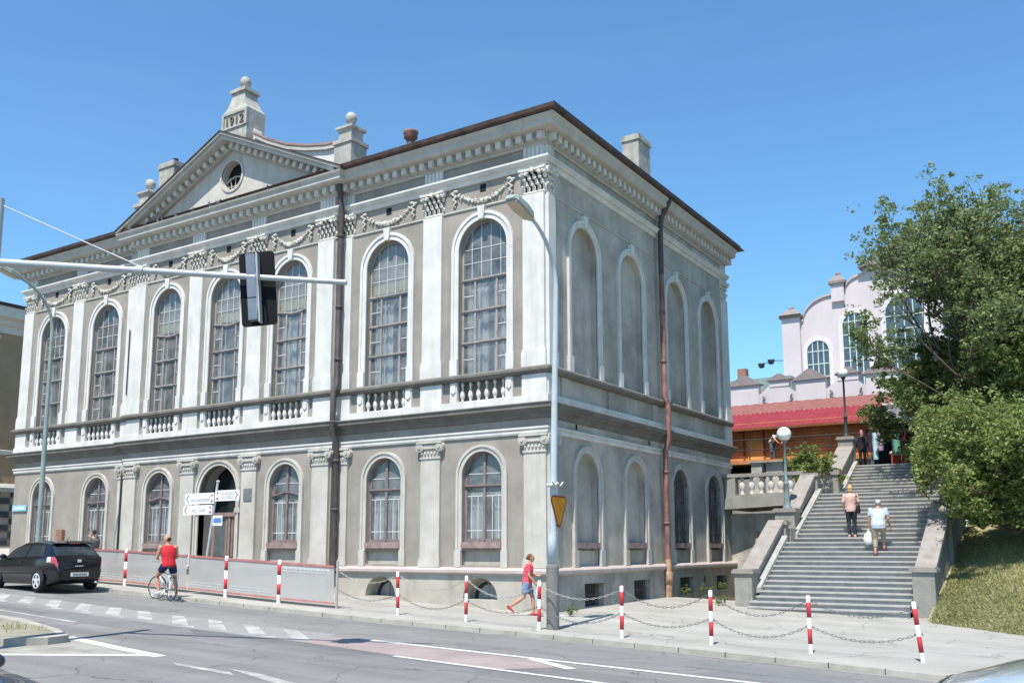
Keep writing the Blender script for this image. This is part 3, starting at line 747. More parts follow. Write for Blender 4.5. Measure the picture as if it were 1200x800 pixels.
# apex block with the year
def block(mb, x, y, hx, hy, z0, z1): mb.box(x-hx, x+hx, y-hy, y+hy, z0, z1)
mb = MB(); yb = .25
block(mb, CX, yb, .68, .45, 17.1, 18.5)
mb.loft([[(CX-a,yb-c,z),(CX+a,yb-c,z),(CX+a,yb+c,z),(CX-a,yb+c,z)] for a, c, z in ((.68,.45,18.5),(.54,.40,18.66),(.42,.36,18.9),(.35,.32,19.15),(.32,.30,19.3))], True, False)
block(mb, CX, yb, .42, .39, 19.3, 19.42); block(mb, CX, yb, .33, .31, 19.42, 19.5)
mb.lathe([(.15,19.5),(.09,19.55),(.09,19.6),(.18,19.67),(.225,19.82),(.18,19.96),(.1,20.04),(.02,20.07)], (CX,yb,0), 14)
for s_ in (-1, 1):
    fbox(mb, FR, CX+s_*.64-.06, CX+s_*.64+.06, -yb+.45, -yb+.5, 17.8, 18.46)
fbox(mb, FR, CX-.58, CX+.58, -yb+.45, -yb+.5, 18.36, 18.46); fbox(mb, FR, CX-.58, CX+.58, -yb+.45, -yb+.5, 17.78, 17.83)
apex = mb.build('date_block', STONE, gable)
fc = bpy.data.curves.new('date_digits', 'FONT'); fc.body = '1912'; fc.size = .52; fc.extrude = .03; fc.align_x = 'CENTER'; fc.space_character = 1.05
fo = bpy.data.objects.new('tmp_text', fc); col.objects.link(fo)
dg = bpy.context.evaluated_depsgraph_get(); me = bpy.data.meshes.new_from_object(fo.evaluated_get(dg))
bpy.data.objects.remove(fo)
def text_part(me, name, m, parent, loc, rot):
    me.materials.clear(); me.materials.append(m)
    o = bpy.data.objects.new(name, me); col.objects.link(o); o.parent = parent
    base = Vector((0,0,0)); q = parent
    while q is not None: base += q.location; q = q.parent
    o.location = Vector(loc)-base
    # parents sit at world offset; keep simple
    o.rotation_euler = rot; return o
text_part(me, 'date_digits', mat('dark_digit', (.13,.12,.105), .9, .2, 8), apex, (CX, yb-.47, 17.91), (R(90), 0, 0))
def acroterion(x):
    mb = MB(); y = .25
    block(mb, x, y, .40, .40, 14.6, 15.8); block(mb, x, y, .45, .45, 15.8, 15.94); block(mb, x, y, .30, .30, 15.94, 16.3)
    mb.loft([[(x-a,y-a,z),(x+a,y-a,z),(x+a,y+a,z),(x-a,y+a,z)] for a, z in ((.30,16.3),(.39,16.38),(.39,16.46),(.26,16.5),(.14,16.6))], True, False)
    mb.lathe([(.11,16.58),(.08,16.64),(.17,16.72),(.215,16.86),(.18,17.0),(.1,17.07),(.02,17.1)], (x,y,0), 14)
    mb.build('acroterion', STONE, gable)
acroterion(CX+RH+.08); acroterion(CX-RH-.08)
# --- drainpipes
mb = MB(); xp = CX+RH+.24
mb.tube([(xp,-.5,14.5),(xp,-.42,14.2),(xp,-.36,13.7),(xp,-.28,13.2),(xp,-.28,7.2),(xp,-.45,6.9),(xp,-.45,5.6),(xp,-.24,5.2),(xp,-.24,1.0)], .1, 10)
for z in (12.3, 9.8, 8.0, 4.6, 3.0): mb.lathe([(.1,0),(.13,.01),(.13,.09),(.1,.1)], (xp,-.28 if z > 6 else -.24,z), 10)
mb.build('drainpipe', DRAIN, b)
mb = MB(); yp = 7.9
mb.tube([(.66,yp,14.5),(.5,yp,14.2),(.3,yp,13.85),(.24,yp,13.4),(.24,yp,11.7)], .1, 10); mb.build('drainpipe', DRAIN, b)
mb = MB(); mb.tube([(.24,yp,11.7),(.24,yp,7.2),(.36,yp,6.9),(.36,yp,5.6),(.22,yp,5.2),(.22,yp,1.4)], .095, 10)
for z in (10.2, 8.4, 4.4, 2.6): mb.lathe([(.095,0),(.125,.01),(.125,.09),(.095,.1)], (.24 if z > 6 else .22,yp,z), 10)
mb.build('drainpipe', RUST, b)
mb = MB(); mb.tube([(.22,yp,1.4),(.22,yp,-.1)], .12, 10); mb.lathe([(.12,0),(.15,.02),(.15,.4),(.12,.42)], (.22,yp,.55), 10)
mb.build('drainpipe_foot', mat('orange_rust_sleeve', (.42,.26,.17), .8, .4, 5, contrast=1.5), b)
mb = MB(); mb.tube([(CX-RH-.3,-.14,5.0),(CX-RH-.3,-.14,.8)], .035, 8); mb.build('conduit', DARKIRON, b); mb = MB(); mb.tube([(CX-RH-.3,-.16,10.6),(CX-RH-.3,-.16,7.9)], .022, 8); mb.build('conduit', DARKIRON, b)
# ================================================================== ground, road, pavement
def sp(t, s): 
    q = t/s
    return s*(q if q > 40 else math.log1p(math.exp(max(q, -40))))
def g(x): return -.03*x + .015*sp(-(x+3), 1.0) - .028*sp(-(x+16), 1.5)
def pave_z(x, y): return g(x)+.012*max(0, min(y, 20))
RD = -.09
def kerb_y(x): return -4.78-.0045*max(x+1, 0)**2 if x < 14 else -4.78-.0045*225-.135*(x-14)
def sheet(name, xs, yfun0, yfun1, ny, zf, m, kind='structure'):
    mb = MB(); nx = len(xs)
    for x in xs:
        a, c = yfun0(x), yfun1(x)
        for j in range(ny+1):
            y = a+(c-a)*j/ny; mb.v.append((x, y, zf(x, y)))
    for i in range(nx-1):
        for j in range(ny):
            p = i*(ny+1)+j; mb.f.append((p, p+ny+1, p+ny+2, p+1)); mb.s.append(True)
    o = mb.build(name, m); o['kind'] = kind; return o
def fr(a, c, n): return [a+(c-a)*i/n for i in range(n+1)]
def asphalt(name, base, tracks=True):
    m = mat(name, base, .93, .12, .55, .35, 70, speck=.18, spec=.12)
    nt = m.node_tree; N = nt.nodes; L = nt.links; b_ = N['Principled BSDF']
    src = b_.inputs['Base Color'].links[0].from_socket
    tc = N.new('ShaderNodeTexCoord'); mp = N.new('ShaderNodeMapping'); mp.inputs['Scale'].default_value = (.05, .8, 1)
    L.new(tc.outputs['Object'], mp.inputs['Vector'])
    nz = N.new('ShaderNodeTexNoise'); nz.inputs['Scale'].default_value = 1.0; nz.inputs['Detail'].default_value = 4; L.new(mp.outputs[0], nz.inputs['Vector'])
    rp = N.new('ShaderNodeValToRGB'); rp.color_ramp.elements[0].position = .38; rp.color_ramp.elements[1].position = .62
    rp.color_ramp.elements[0].color = (.70,.70,.72,1); rp.color_ramp.elements[1].color = (1.12,1.1,1.08,1)
    L.new(nz.outputs['Fac'], rp.inputs['Fac'])
    mm = N.new('ShaderNodeMixRGB'); mm.blend_type = 'MULTIPLY'; mm.inputs['Fac'].default_value = 1 if tracks else .4
    L.new(src, mm.inputs['Color1']); L.new(rp.outputs['Color'], mm.inputs['Color2'])
    # fine cracks
    vo = N.new('ShaderNodeTexVoronoi'); vo.feature = 'DISTANCE_TO_EDGE'; vo.inputs['Scale'].default_value = .38
    nw = N.new('ShaderNodeTexNoise'); nw.inputs['Scale'].default_value = 1.2; nw.inputs['Detail'].default_value = 5
    L.new(tc.outputs['Object'], nw.inputs['Vector'])
    ad = N.new('ShaderNodeMixRGB'); ad.blend_type = 'ADD'; ad.inputs['Fac'].default_value = .9
    L.new(tc.outputs['Object'], ad.inputs['Color1']); L.new(nw.outputs['Color'], ad.inputs['Color2']); L.new(ad.outputs[0], vo.inputs['Vector'])
    rc = N.new('ShaderNodeValToRGB'); rc.color_ramp.elements[0].position = .0; rc.color_ramp.elements[1].position = .007
    rc.color_ramp.elements[0].color = (.5,.5,.5,1); rc.color_ramp.elements[1].color = (1,1,1,1)
    L.new(vo.outputs['Distance'], rc.inputs['Fac'])
    m2 = N.new('ShaderNodeMixRGB'); m2.blend_type = 'MULTIPLY'; m2.inputs['Fac'].default_value = 1
    L.new(mm.outputs[0], m2.inputs['Color1']); L.new(rc.outputs['Color'], m2.inputs['Color2'])
    L.new(m2.outputs[0], b_.inputs['Base Color'])
    return m
ASPH = asphalt('worn_asphalt', (.225,.222,.222))
PAVE = asphalt('pale_pavement', (.37,.36,.335), False)
KERB = mat('kerb_stone', (.34,.32,.28), .9, .2, 2.5, .4, 40)
PAINT = mat('road_paint', (.60,.60,.58), .8, .16, 3, .2, 60, speck=.25, contrast=1.4)
PAINTWORN = mat('worn_road_paint', (.42,.41,.395), .85, .3, 2.2, .2, 60, speck=.35, contrast=1.6)
REDROAD = mat('faded_red_surface', (.32,.265,.255), .92, .18, 1.2, .3, 60, speck=.25)
PATCH = mat('dark_asphalt_patch', (.075,.076,.08), .92, .15, 1.5, .3, 60, speck=.2)
xs = [-300,-150,-80]+fr(-50, 30, 80)+[60,140,300]
base = sheet('ground', [-400]+xs+[500], lambda x: -400, lambda x: 500, 8, lambda x, y: g(max(-60, min(x, 40)))-.5, mat('earth_ground', (.16,.15,.10), .95, .3, .2))
rx = fr(-60, 40, 100)
sheet('road', rx, lambda x: -48, kerb_y, 30, lambda x, y: g(x)+RD, ASPH)
sheet('pavement', fr(-50, 34, 84), lambda x: kerb_y(x)+.16, lambda x: 8.2, 12, pave_z, PAVE)
sheet('far_pavement', fr(-60, 40, 50), lambda x: -90, lambda x: -47.9, 2, lambda x, y: g(x)+.05, PAVE)
# kerb: stones of about one metre
mb = MB(); x = -50.0
while x < 30:
    x2 = x+.98; y0, y1 = kerb_y(x), kerb_y(x2); z0, z1 = g(x)+.006, g(x2)+.006; w = rnd.uniform(-.006,.006)
    mb.hexa([(x,y0+w,z0-.25),(x2,y1+w,z1-.25),(x2,y1+.17,z1-.25),(x,y0+.17,z0-.25),(x,y0+w+.015,z0),(x2,y1+w+.015,z1),(x2,y1+.17,z1),(x,y0+.17,z0)])
    x += 1.0
o = mb.build('kerb', KERB); o['kind'] = 'structure'
sheet('gutter_strip', fr(-50, 30, 80), lambda x: kerb_y(x)-.22, lambda x: kerb_y(x)-.001, 1, lambda x, y: g(x)+RD+.004, mat('pale_gutter_strip', (.25,.245,.23), .92, .2, 2, .3, 50, speck=.2))
def paint(mb, pts, lift=.004):
    "convex polygon on the road, cut into 1 m slices along x so it follows the slope"
    xs_ = [p[0] for p in pts]; a, c = min(xs_), max(xs_); k = max(1, int((c-a)/1.0))
    poly = [Vector((p[0], p[1])) for p in pts]
    for i in range(k):
        lo = a+(c-a)*i/k; hi = a+(c-a)*(i+1)/k
        def clip(P, s_, lim):
            out = []
            for j in range(len(P)):
                p, q = P[j], P[(j+1) % len(P)]
                ip, iq = s_*(p.x-lim) >= 0, s_*(q.x-lim) >= 0
                if ip: out.append(p)
                if ip != iq: out.append(p+(q-p)*((lim-p.x)/(q.x-p.x)))
            return out
        P = clip(clip(poly, 1, lo), -1, hi)
        if len(P) >= 3: mb.poly([(p.x, p.y, g(p.x)+RD+lift) for p in P])
def line(mb, x0, y0, x1, y1, w, lift=.004):
    d = Vector((x1-x0, y1-y0)).normalized(); n = Vector((-d.y, d.x))*w/2
    paint(mb, [(x0-n.x,y0-n.y),(x1-n.x,y1-n.y),(x1+n.x,y1+n.y),(x0+n.x,y0+n.y)], lift)
mb = MB()
line(mb, .0, -7.72, 18, -7.95, .16, .008)
line(mb, 4.3, -7.86, 5.5, -8.5, .22, .008)
line(mb, 2.2, -9.3, 16, -9.95, .13, .008)
line(mb, -4.3, -11.68, -.75, -12.13, .26); line(mb, -4.2, -15.05, -.85, -12.02, .22)
o = mb.build('road_marking', PAINT); o['kind'] = 'structure'
mb = MB()
# broken band of slanted blocks up the street
x = -26.0
while x < -2.4:
    j = rnd.uniform(-.06,.06)
    paint(mb, [(x+j,-7.5),(x+.42+j,-7.46),(x+1.95,-8.55),(x+1.45,-8.62)])
    if rnd.random() < .6: paint(mb, [(x+.55,-8.66),(x+.95,-8.62),(x+1.15,-8.8),(x+.8,-8.83)])
    x += 1.3
paint(mb, [(1.2,-12.3),(2.0,-12.32),(4.2,-12.95),(3.4,-12.97)][::-1]); 
paint(mb, [(.0,-12.45),(.35,-12.62),(1.85,-12.72),(1.5,-12.52)])
line(mb, -14, -9.9, -6.5, -10.1, .12); 
o = mb.build('worn_road_marking', PAINTWORN); o['kind'] = 'structure'
mb = MB(); paint(mb, [(-26,-7.48),(-1.0,-7.45),(-.3,-8.9),(-1.5,-8.95),(-26,-8.85)], .002)
o = mb.build('band_surface', mat('greyer_band', (.27,.265,.26), .92, .15, 1.2, .3, 60, speck=.2)); o['kind'] = 'structure'
mb = MB(); paint(mb, [(-.8,-7.75),(.0,-7.78),(4.4,-7.9),(5.2,-8.5),(4.6,-9.35),(2.2,-9.2),(-.6,-8.9)], .003)
o = mb.build('red_median_surface', REDROAD); o['kind'] = 'structure'
mb = MB()
paint(mb, [(6.6,-5.9),(9.6,-6.1),(9.9,-6.9),(6.9,-6.8)], .003); paint(mb, [(7.6,-6.9),(12.5,-7.1),(12.2,-7.7),(7.3,-7.5)], .0035)
paint(mb, [(-9,-9.2),(-4,-9.0),(-2.5,-9.9),(-8,-10.1)], .003)
o = mb.build('asphalt_patch', mat('dark_asphalt_patch2', (.18,.18,.183), .92, .12, 1.5, .3, 60, speck=.15)); o['kind'] = 'structure'
# traffic island at the left
isl = [(-3.55,-12.12),(-3.45,-12.6),(-3.75,-13.25),(-5.2,-13.55),(-12,-14.2),(-12,-11.2),(-6.6,-11.25),(-4.6,-11.7)]
mb = MB(); cx_ = sum(p[0] for p in isl)/len(isl); cy_ = sum(p[1] for p in isl)/len(isl)
def inset(P, k): 
    return [(p[0]+(-6.5-p[0])*k/max(.1, abs(p[0]+6.5)+abs(p[1]+12.6)), p[1]+(-12.6-p[1])*k/max(.1, abs(p[0]+6.5)+abs(p[1]+12.6))) for p in P]
i2 = inset(isl, .35)
n_ = len(isl)
A = [(p[0],p[1],g(p[0])-.3) for p in isl]; B = [(p[0],p[1],g(p[0])+.05) for p in isl]; C_ = [(p[0],p[1],g(p[0])+.05) for p in i2]
mb.loft([A, B, C_], False, False)
o = mb.build('traffic_island_kerb', KERB); o['kind'] = 'structure'
mb = MB(); mb.poly([(p[0],p[1],g(p[0])+.055) for p in i2]); o = mb.build('traffic_island', mat('sandy_island', (.24,.225,.175), .95, .3, 2.5, .5, 40)); o['kind'] = 'structure'
# dry soil strip in front of the island
mb = MB(); paint(mb, [(-4.3,-11.8),(-1.2,-12.15),(-4.2,-14.85)], .0025)
o = mb.build('soil_strip', mat('dusty_strip', (.27,.26,.235), .95, .3, 2, .3, 50)); o['kind'] = 'structure'
def blades(name, pts, h, m, w=.015, lean=.5, kind='stuff', k=1):
    mb = MB()
    for (x, y, z) in pts:
        for _ in range(k):
            a = rnd.uniform(0, 6.28); hh = h*rnd.uniform(.5, 1.2); dx, dy = math.cos(a)*w, math.sin(a)*w; b_ = rnd.uniform(0, 6.28); l = lean*hh*rnd.uniform(.2, 1)
            x_, y_ = x+rnd.uniform(-.03,.03), y+rnd.uniform(-.03,.03)
            mb.poly([(x_-dx,y_-dy,z),(x_+dx,y_+dy,z),(x_+dx*.6+l*.4*math.cos(b_),y_+dy*.6+l*.4*math.sin(b_),z+hh*.6),(x_+l*math.cos(b_),y_+l*math.sin(b_),z+hh)])
    o = mb.build(name, m); 
    if kind: o['kind'] = kind
    return o
def leaf_mat(name, c1, c2, scale=1.2, trans=.35):
    if name in MATS: return MATS[name]
    m = bpy.data.materials.new(name); m.use_nodes = True; nt = m.node_tree; N = nt.nodes; L = nt.links
    for n in list(N): N.remove(n)
    o = N.new('ShaderNodeOutputMaterial'); d = N.new('ShaderNodeBsdfPrincipled'); t = N.new('ShaderNodeBsdfTranslucent'); mx = N.new('ShaderNodeMixShader'); mx.inputs[0].default_value = trans
    d.inputs['Roughness'].default_value = .5; d.inputs['Specular IOR Level'].default_value = .35
    tc = N.new('ShaderNodeTexCoord'); nz = N.new('ShaderNodeTexNoise'); nz.inputs['Scale'].default_value = scale; nz.inputs['Detail'].default_value = 4
    n2 = N.new('ShaderNodeTexWhiteNoise'); geo = N.new('ShaderNodeNewGeometry')
    L.new(tc.outputs['Object'], nz.inputs['Vector'])
    at = N.new('ShaderNodeAttribute'); at.attribute_name = 'leafvar'
    ad = N.new('ShaderNodeMath'); ad.operation = 'MULTIPLY_ADD'; ad.inputs[1].default_value = .55; L.new(at.outputs['Fac'], ad.inputs[0])
    m3 = N.new('ShaderNodeMath'); m3.operation = 'MULTIPLY'; m3.inputs[1].default_value = .55; L.new(nz.outputs['Fac'], m3.inputs[0]); L.new(m3.outputs[0], ad.inputs[2])
    r = N.new('ShaderNodeValToRGB'); r.color_ramp.elements[0].position = .2; r.color_ramp.elements[1].position = .85
    r.color_ramp.elements[0].color = (*c1, 1); r.color_ramp.elements[1].color = (*c2, 1)
    L.new(ad.outputs[0], r.inputs['Fac']); L.new(r.outputs[0], d.inputs['Base Color']); L.new(r.outputs[0], t.inputs[0])
    L.new(d.outputs[0], mx.inputs[1]); L.new(t.outputs[0], mx.inputs[2]); L.new(mx.outputs[0], o.inputs[0])
    MATS[name] = m; return m
def leaves(name, C, size, m, parent, jit=.4, seed=1, aspect=.55):
    "C: array of leaf centres; one mesh of small bent leaf faces"
    r = np.random.default_rng(seed); n = len(C)
    s = size*r.uniform(.55, 1.35, (n, 1))
    d = r.normal(size=(n, 3)); d[:, 2] *= .6; d /= np.linalg.norm(d, axis=1, keepdims=True)
    e = np.cross(d, r.normal(size=(n, 3))); e /= np.linalg.norm(e, axis=1, keepdims=True)
    a = C-d*s*.5; t = C+d*s*.5; mid = C-d*s*.05
    l = mid+e*s*aspect*.5; q = mid-e*s*aspect*.5
    V = np.stack([a, l, t, q], 1).reshape(-1, 3)
    base = np.array([0, 0, 0])
    F = np.arange(4*n).reshape(n, 4)
    me = bpy.data.meshes.new(name); me.vertices.add(4*n); me.vertices.foreach_set('co', V.astype(np.float32).ravel())
    me.loops.add(4*n); me.loops.foreach_set('vertex_index', F.astype(np.int32).ravel())
    me.polygons.add(n); me.polygons.foreach_set('loop_start', (np.arange(n)*4).astype(np.int32))
    me.update(calc_edges=True)
    at = me.attributes.new('leafvar', 'FLOAT', 'FACE'); at.data.foreach_set('value', r.uniform(0, 1, n).astype(np.float32))
    me.materials.append(m)
    o = bpy.data.objects.new(name, me); col.objects.link(o)
    if parent is not None: o.parent = parent
    return o
GRASS = leaf_mat('dry_grass_blade', (.27,.27,.11), (.60,.54,.31), .8, .25)
pts = [(x, y, g(x)+.05) for x, y in [(rnd.uniform(-11,-4.6), rnd.uniform(-13.2,-11.9)) for _ in range(900)] if rnd.random() < .9 and math.sin(x*2.1)+math.sin(y*3.3+x) > -.4]
blades('island_grass', pts, .09, GRASS, .012, .8)

# ================================================================== stairs
SX0, SX1 = 3.9, 8.45
STAIR = mat('granite_step', (.41,.40,.385), .85, .14, 2.5, .3, 60, speck=.25, streak=.2)
STAIRWALL = mat('stair_wall_concrete', (.27,.26,.235), .92, .2, 2.2, .5, 35, streak=.55, streak_col=(.17,.16,.14))
COPE = mat('pinkish_coping', (.27,.245,.228), .9, .18, 3, .3, 40, streak=.3)
st = thing('stone_staircase', 'wide grey stone stairway in three flights with sloping parapet walls and square end piers', 'staircase', (6.2, 5.5, -.15))
flights = [(5.55, -.14, 14, .285, .152), (10.55, 1.988, 12, .315, .155), (17.55, 3.848, 10, .31, .155)]
def flight(y0, z0, n, tr, ri):
    mb = MB()
    for i in range(n):
        ya = y0+i*tr; zt = z0+(i+1)*ri
        e = SX0-.12 if i < 2 and y0 < 6 else SX0
        mb.box(e+.01, SX1-.01, ya+.06, y0+n*tr+.01, -.8 if y0 < 6 else z0-.3, zt-.05)
        mb.box(e, SX1, ya, y0+n*tr+.012, zt-.05, zt)
    return mb.build('step_flight', STAIR, st)
for f_ in flights: flight(*f_)
mb = MB()
L1y0, L1y1, L1z = 5.55+14*.285, 10.56, 1.988
L2y0, L2y1, L2z = 10.55+12*.315, 17.56, 3.848
mb.box(SX0-.01, SX1, L1y0, L1y1, 1.0, L1z); mb.box(SX0-.9, SX1, L2y0, L2y1, 2.5, L2z); mb.box(SX0-1.0, SX1+5, 17.55+10*.31, 25.9, 3.5, 5.4)
mb.build('landing', STAIR, st)
def rail(x0, x1, y0, z0, y1, z1, base, name='parapet_wall', strg=0):
    "sloping solid wall with a wide coping"
    mb = MB(); mb.prism([(x0,y0,base),(x0,y1,base),(x0,y1,z1-.12),(x0,y0,z0-.12)], (x1-x0,0,0))
    o = mb.build(name, STAIRWALL, st)
    mb = MB(); mb.prism([(x0-.08,y0,z0-.12),(x0-.08,y1,z1-.12),(x0-.08,y1,z1),(x0-.08,y0,z0)], (x1-x0+.16,0,0)); mb.build('coping', COPE, o)
    return o
def pier(x0, x1, y0, y1, z0, z1, panel=True):
    mb = MB(); mb.box(x0,x1,y0,y1,z0,z1-.14)
    if panel:
        mb.box(x0+.1,x1-.1,y0-.015,y0,z0+.35,z1-.35)
    o = mb.build('pier', STAIRWALL, st)
    mb = MB(); mb.box(x0-.07,x1+.07,y0-.07,y1+.07,z1-.14,z1-.04); mb.box(x0-.03,x1+.03,y0-.03,y1+.03,z1-.04,z1); mb.build('pier_cap', COPE, o)
    return o
# left side
pier(3.24, 3.80, 6.1, 6.7, -.6, 1.13)
rail(3.32, 3.72, 6.7, 1.08, 9.75, 2.75, -.5)
pier(3.3, 3.84, 9.75, 10.1, .4, 2.72, False)
pier(3.1, 3.8, 11.0, 11.75, .4, 3.2)
rail(3.28, 3.7, 11.75, 3.18, 14.2, 4.65, .5)
pier(3.3, 3.82, 14.2, 14.5, .6, 4.68, False)
pier(3.0, 3.85, 17.4, 18.0, 2.5, 4.95, False)
rail(3.2, 3.75, 18.0, 4.95, 20.6, 6.3, 3.0)
pier(3.15, 3.8, 20.6, 21.1, 3.5, 6.75, False)
# strings along the steps
for (y0, z0, n, tr, ri) in flights:
    mb = MB(); L_ = n*tr
    a = .9 if y0 < 6 else .15
    mb.prism([(3.72,y0+a,z0+a*ri/tr+.05),(3.72,y0+L_,z0+n*ri+.08),(3.72,y0+L_,z0+n*ri+.22),(3.72,y0+a,z0+a*ri/tr+.22)], (.24,0,0))
    mb.build('stair_string', mat('pale_string_stone', (.33,.325,.305), .9, .15, 2, .3, 40, streak=.3), st)
mb = MB(); mb.box(3.5, 3.9, 10.1, 11.0, .5, 2.45); mb.build('parapet_wall', STAIRWALL, st)
# right side
pier(8.5, 9.1, 6.15, 6.75, -.8, 1.24)
rail(8.55, 8.98, 6.75, 1.2, 10.0, 2.88, -.5)
pier(8.5, 9.1, 10.0, 10.5, .3, 2.95, False)
rail(8.55, 8.98, 11.6, 3.1, 14.3, 4.6, .5)
# retaining wall + terrace with balustrade between the stairs and the hall
rw = thing('retaining_wall', 'rough concrete retaining wall between the hall corner and the stairway', 'wall', (1.8, 14.9, 0))
mb = MB(); mb.box(-.05, 3.4, 15.0, 15.3, -.5, 3.18); mb.build('wall_face', mat('patchy_concrete', (.40,.38,.33), .93, .28, 1.3, .6, 25, streak=.7, streak_col=(.2,.19,.165), contrast=1.4), rw)
mb = MB(); mb.prism([(3.35,6.7,-.4),(3.35,15.2,-.4),(3.35,15.2,3.0),(3.35,6.7,.6)], (-.1,0,0)); mb.build('wall_wing', STAIRWALL, rw)
mb = MB(); mb.tube([(1.1,14.92,.3),(1.1,14.92,2.45)], .08, 8); mb.build('drain_stub', mat('rust_stained_pipe', (.42,.30,.2), .8, .35, 4, contrast=1.5), rw)
te = thing('terrace_balustrade', 'stone balustrade with bulbous balusters on a projecting terrace slab', 'balustrade', (1.7, 14.3, 3.3))
mb = MB(); mb.prism([(.05,14.0,3.33),(3.25,14.55,3.50),(3.25,17.5,3.50),(.05,17.5,3.33)], (0,0,.46)); mb.build('terrace_slab', STAIRWALL, te)
mb = MB(); mb.box(.10,.55,14.1,14.5,3.79,4.72); mb.build('pier', STAIRWALL, te)
mb = MB(); mb.prism([(.05,14.02,4.62),(3.2,14.5,4.66),(3.2,14.85,4.66),(.05,14.42,4.62)], (0,0,.14)); mb.build('top_rail', COPE, te)
mb = MB(); mb.prism([(.55,14.12,3.79),(3.2,14.55,3.9),(3.2,14.8,3.9),(.55,14.4,3.79)], (0,0,.12)); mb.build('bottom_rail', STAIRWALL, te)
BPR = [(.10,0),(.10,.05),(.06,.08),(.10,.2),(.14,.32),(.12,.44),(.06,.56),(.06,.62),(.09,.66),(.09,.72)]
bal_ = None
for i in range(7):
    t = (i+.6)/7; x, y = .55+2.65*t, 14.27+.42*t
    if bal_ is None: mb = MB(); mb.lathe(BPR, (x,y,3.91), 10); bal_ = mb.build('baluster', mat('pale_baluster', (.50,.47,.42), .9, .2, 4), te); b0 = (x, y)
    else: dup_part(bal_, (x-b0[0], y-b0[1], .04*t))
# concrete block pillar behind the balustrade
pl = thing('concrete_pillar', 'rough grey concrete block pillar behind the terrace balustrade', 'pillar', (1.25, 16.4, 3.85))
mb = MB(); PCM = mat('pillar_concrete', (.42,.40,.36), .93, .3, 2.5, .6, 25, streak=.6, streak_col=(.2,.19,.17)); mb.box(.55,1.0,16.2,16.6,3.7,5.36); mb.build('pillar_block', PCM, pl); mb = MB(); mb.box(1.15,1.85,16.3,16.7,3.7,5.36); mb.build('pillar_block', PCM, pl)
mb = MB(); mb.box(.45,1.95,16.1,16.8,5.36,5.42); mb.build('cap_slab', STAIRWALL, pl)

# ================================================================== grass bank right of the stairs
def bank_edge(x): return 5.2-.75*(x-8.9) if x < 13 else 2.1-.3*(x-13)
def bank_z(x, y):
    d = max(0, y-bank_edge(x)); z = pave_z(x, 3)+.02+.30*d
    return min(z, 5.45+.0*x)+.05*math.sin(x*1.7+y*.9)*min(1, d)
o = sheet('grass_bank', fr(9.0, 45, 72), bank_edge, lambda x: 40, 60, bank_z, mat('dry_turf', (.33,.31,.17), .97, .35, 1.3, .8, 25, contrast=1.5, speck=.3))
pts = []
for _ in range(34000):
    x = 9.1+abs(rnd.gauss(0, 2.6)); y = bank_edge(x)+rnd.uniform(-.25, 9)*(rnd.random()**.6)
    if x > 17: continue
    pts.append((x, y, bank_z(x, y) if y > bank_edge(x) else pave_z(x, y)))
blades('bank_grass', pts, .09, GRASS, .013, 1.2, k=1)
# upper terrace behind the stairs
o = sheet('upper_terrace', fr(-60, 45, 30), lambda x: 25.8, lambda x: 120, 4, lambda x, y: 5.38, PAVE)
mb = MB(); mb.box(-60,3.0,25.7,26.0,0,5.36); o = mb.build('terrace_wall', STAIRWALL); tag(o, 'low shaded concrete wall holding up the wooden building terrace', 'wall')
# ================================================================== background buildings
PINK = mat('pale_pink_render', (.55,.49,.50), .9, .06, .6, .2, 40, streak=.15, streak_col=(.4,.33,.33))
PINKWHITE = mat('white_window_band', (.62,.58,.59), .85, .06, 2)
CAPST = mat('grey_gable_cap', (.24,.20,.195), .8, .2, 3, .2, 40)
# wooden building with the red roof
k = thing('wooden_building', 'low orange timber building with a red tiled roof above the stairs', 'building', (-.5, 27, 5.4))
WOOD = mat('orange_timber', (.52,.22,.085), .75, .25, 1.4, .2, 60, contrast=1.4)
mb = MB(); mb.box(-14, 3.4, 26.1, 31, 6.35, 8.4); mb.build('wall', WOOD, k)
mb = MB()
for i in range(14):
    z = 6.4+.15*i; mb.box(-14, 3.41, 26.085, 26.1, z, z+.012)
for x in (-3.1,-.9,-2.0): mb.box(x-.05,x+.05,26.05,26.1,6.35,8.2)
mb.build('wall_boards', mat('dark_timber_joint', (.20,.075,.03), .8, .2, 3), k)
mb = MB(); mb.box(-2.9,-1.95,26.07,26.11,6.4,7.5); mb.build('door', mat('yellow_timber', (.62,.32,.11), .7, .2, 2), k)
mb = MB(); mb.box(.5, 3.4, 26.2, 31, 5.0, 6.345); mb.build('base_wall', STAIRWALL, k)
mb = MB(); mb.box(-14, 3.4, 25.4, 31, 6.15, 6.345); mb.build('floor_deck', WOOD, k)
mb = MB(); mb.box(-14, .5, 27, 31, 4.0, 6.14); mb.build('dark_undercroft', mat('undercroft_shade', (.02,.018,.016), .95, .3, 2), k)  # near-black block stands in for the shade under the deck
rt = MB()
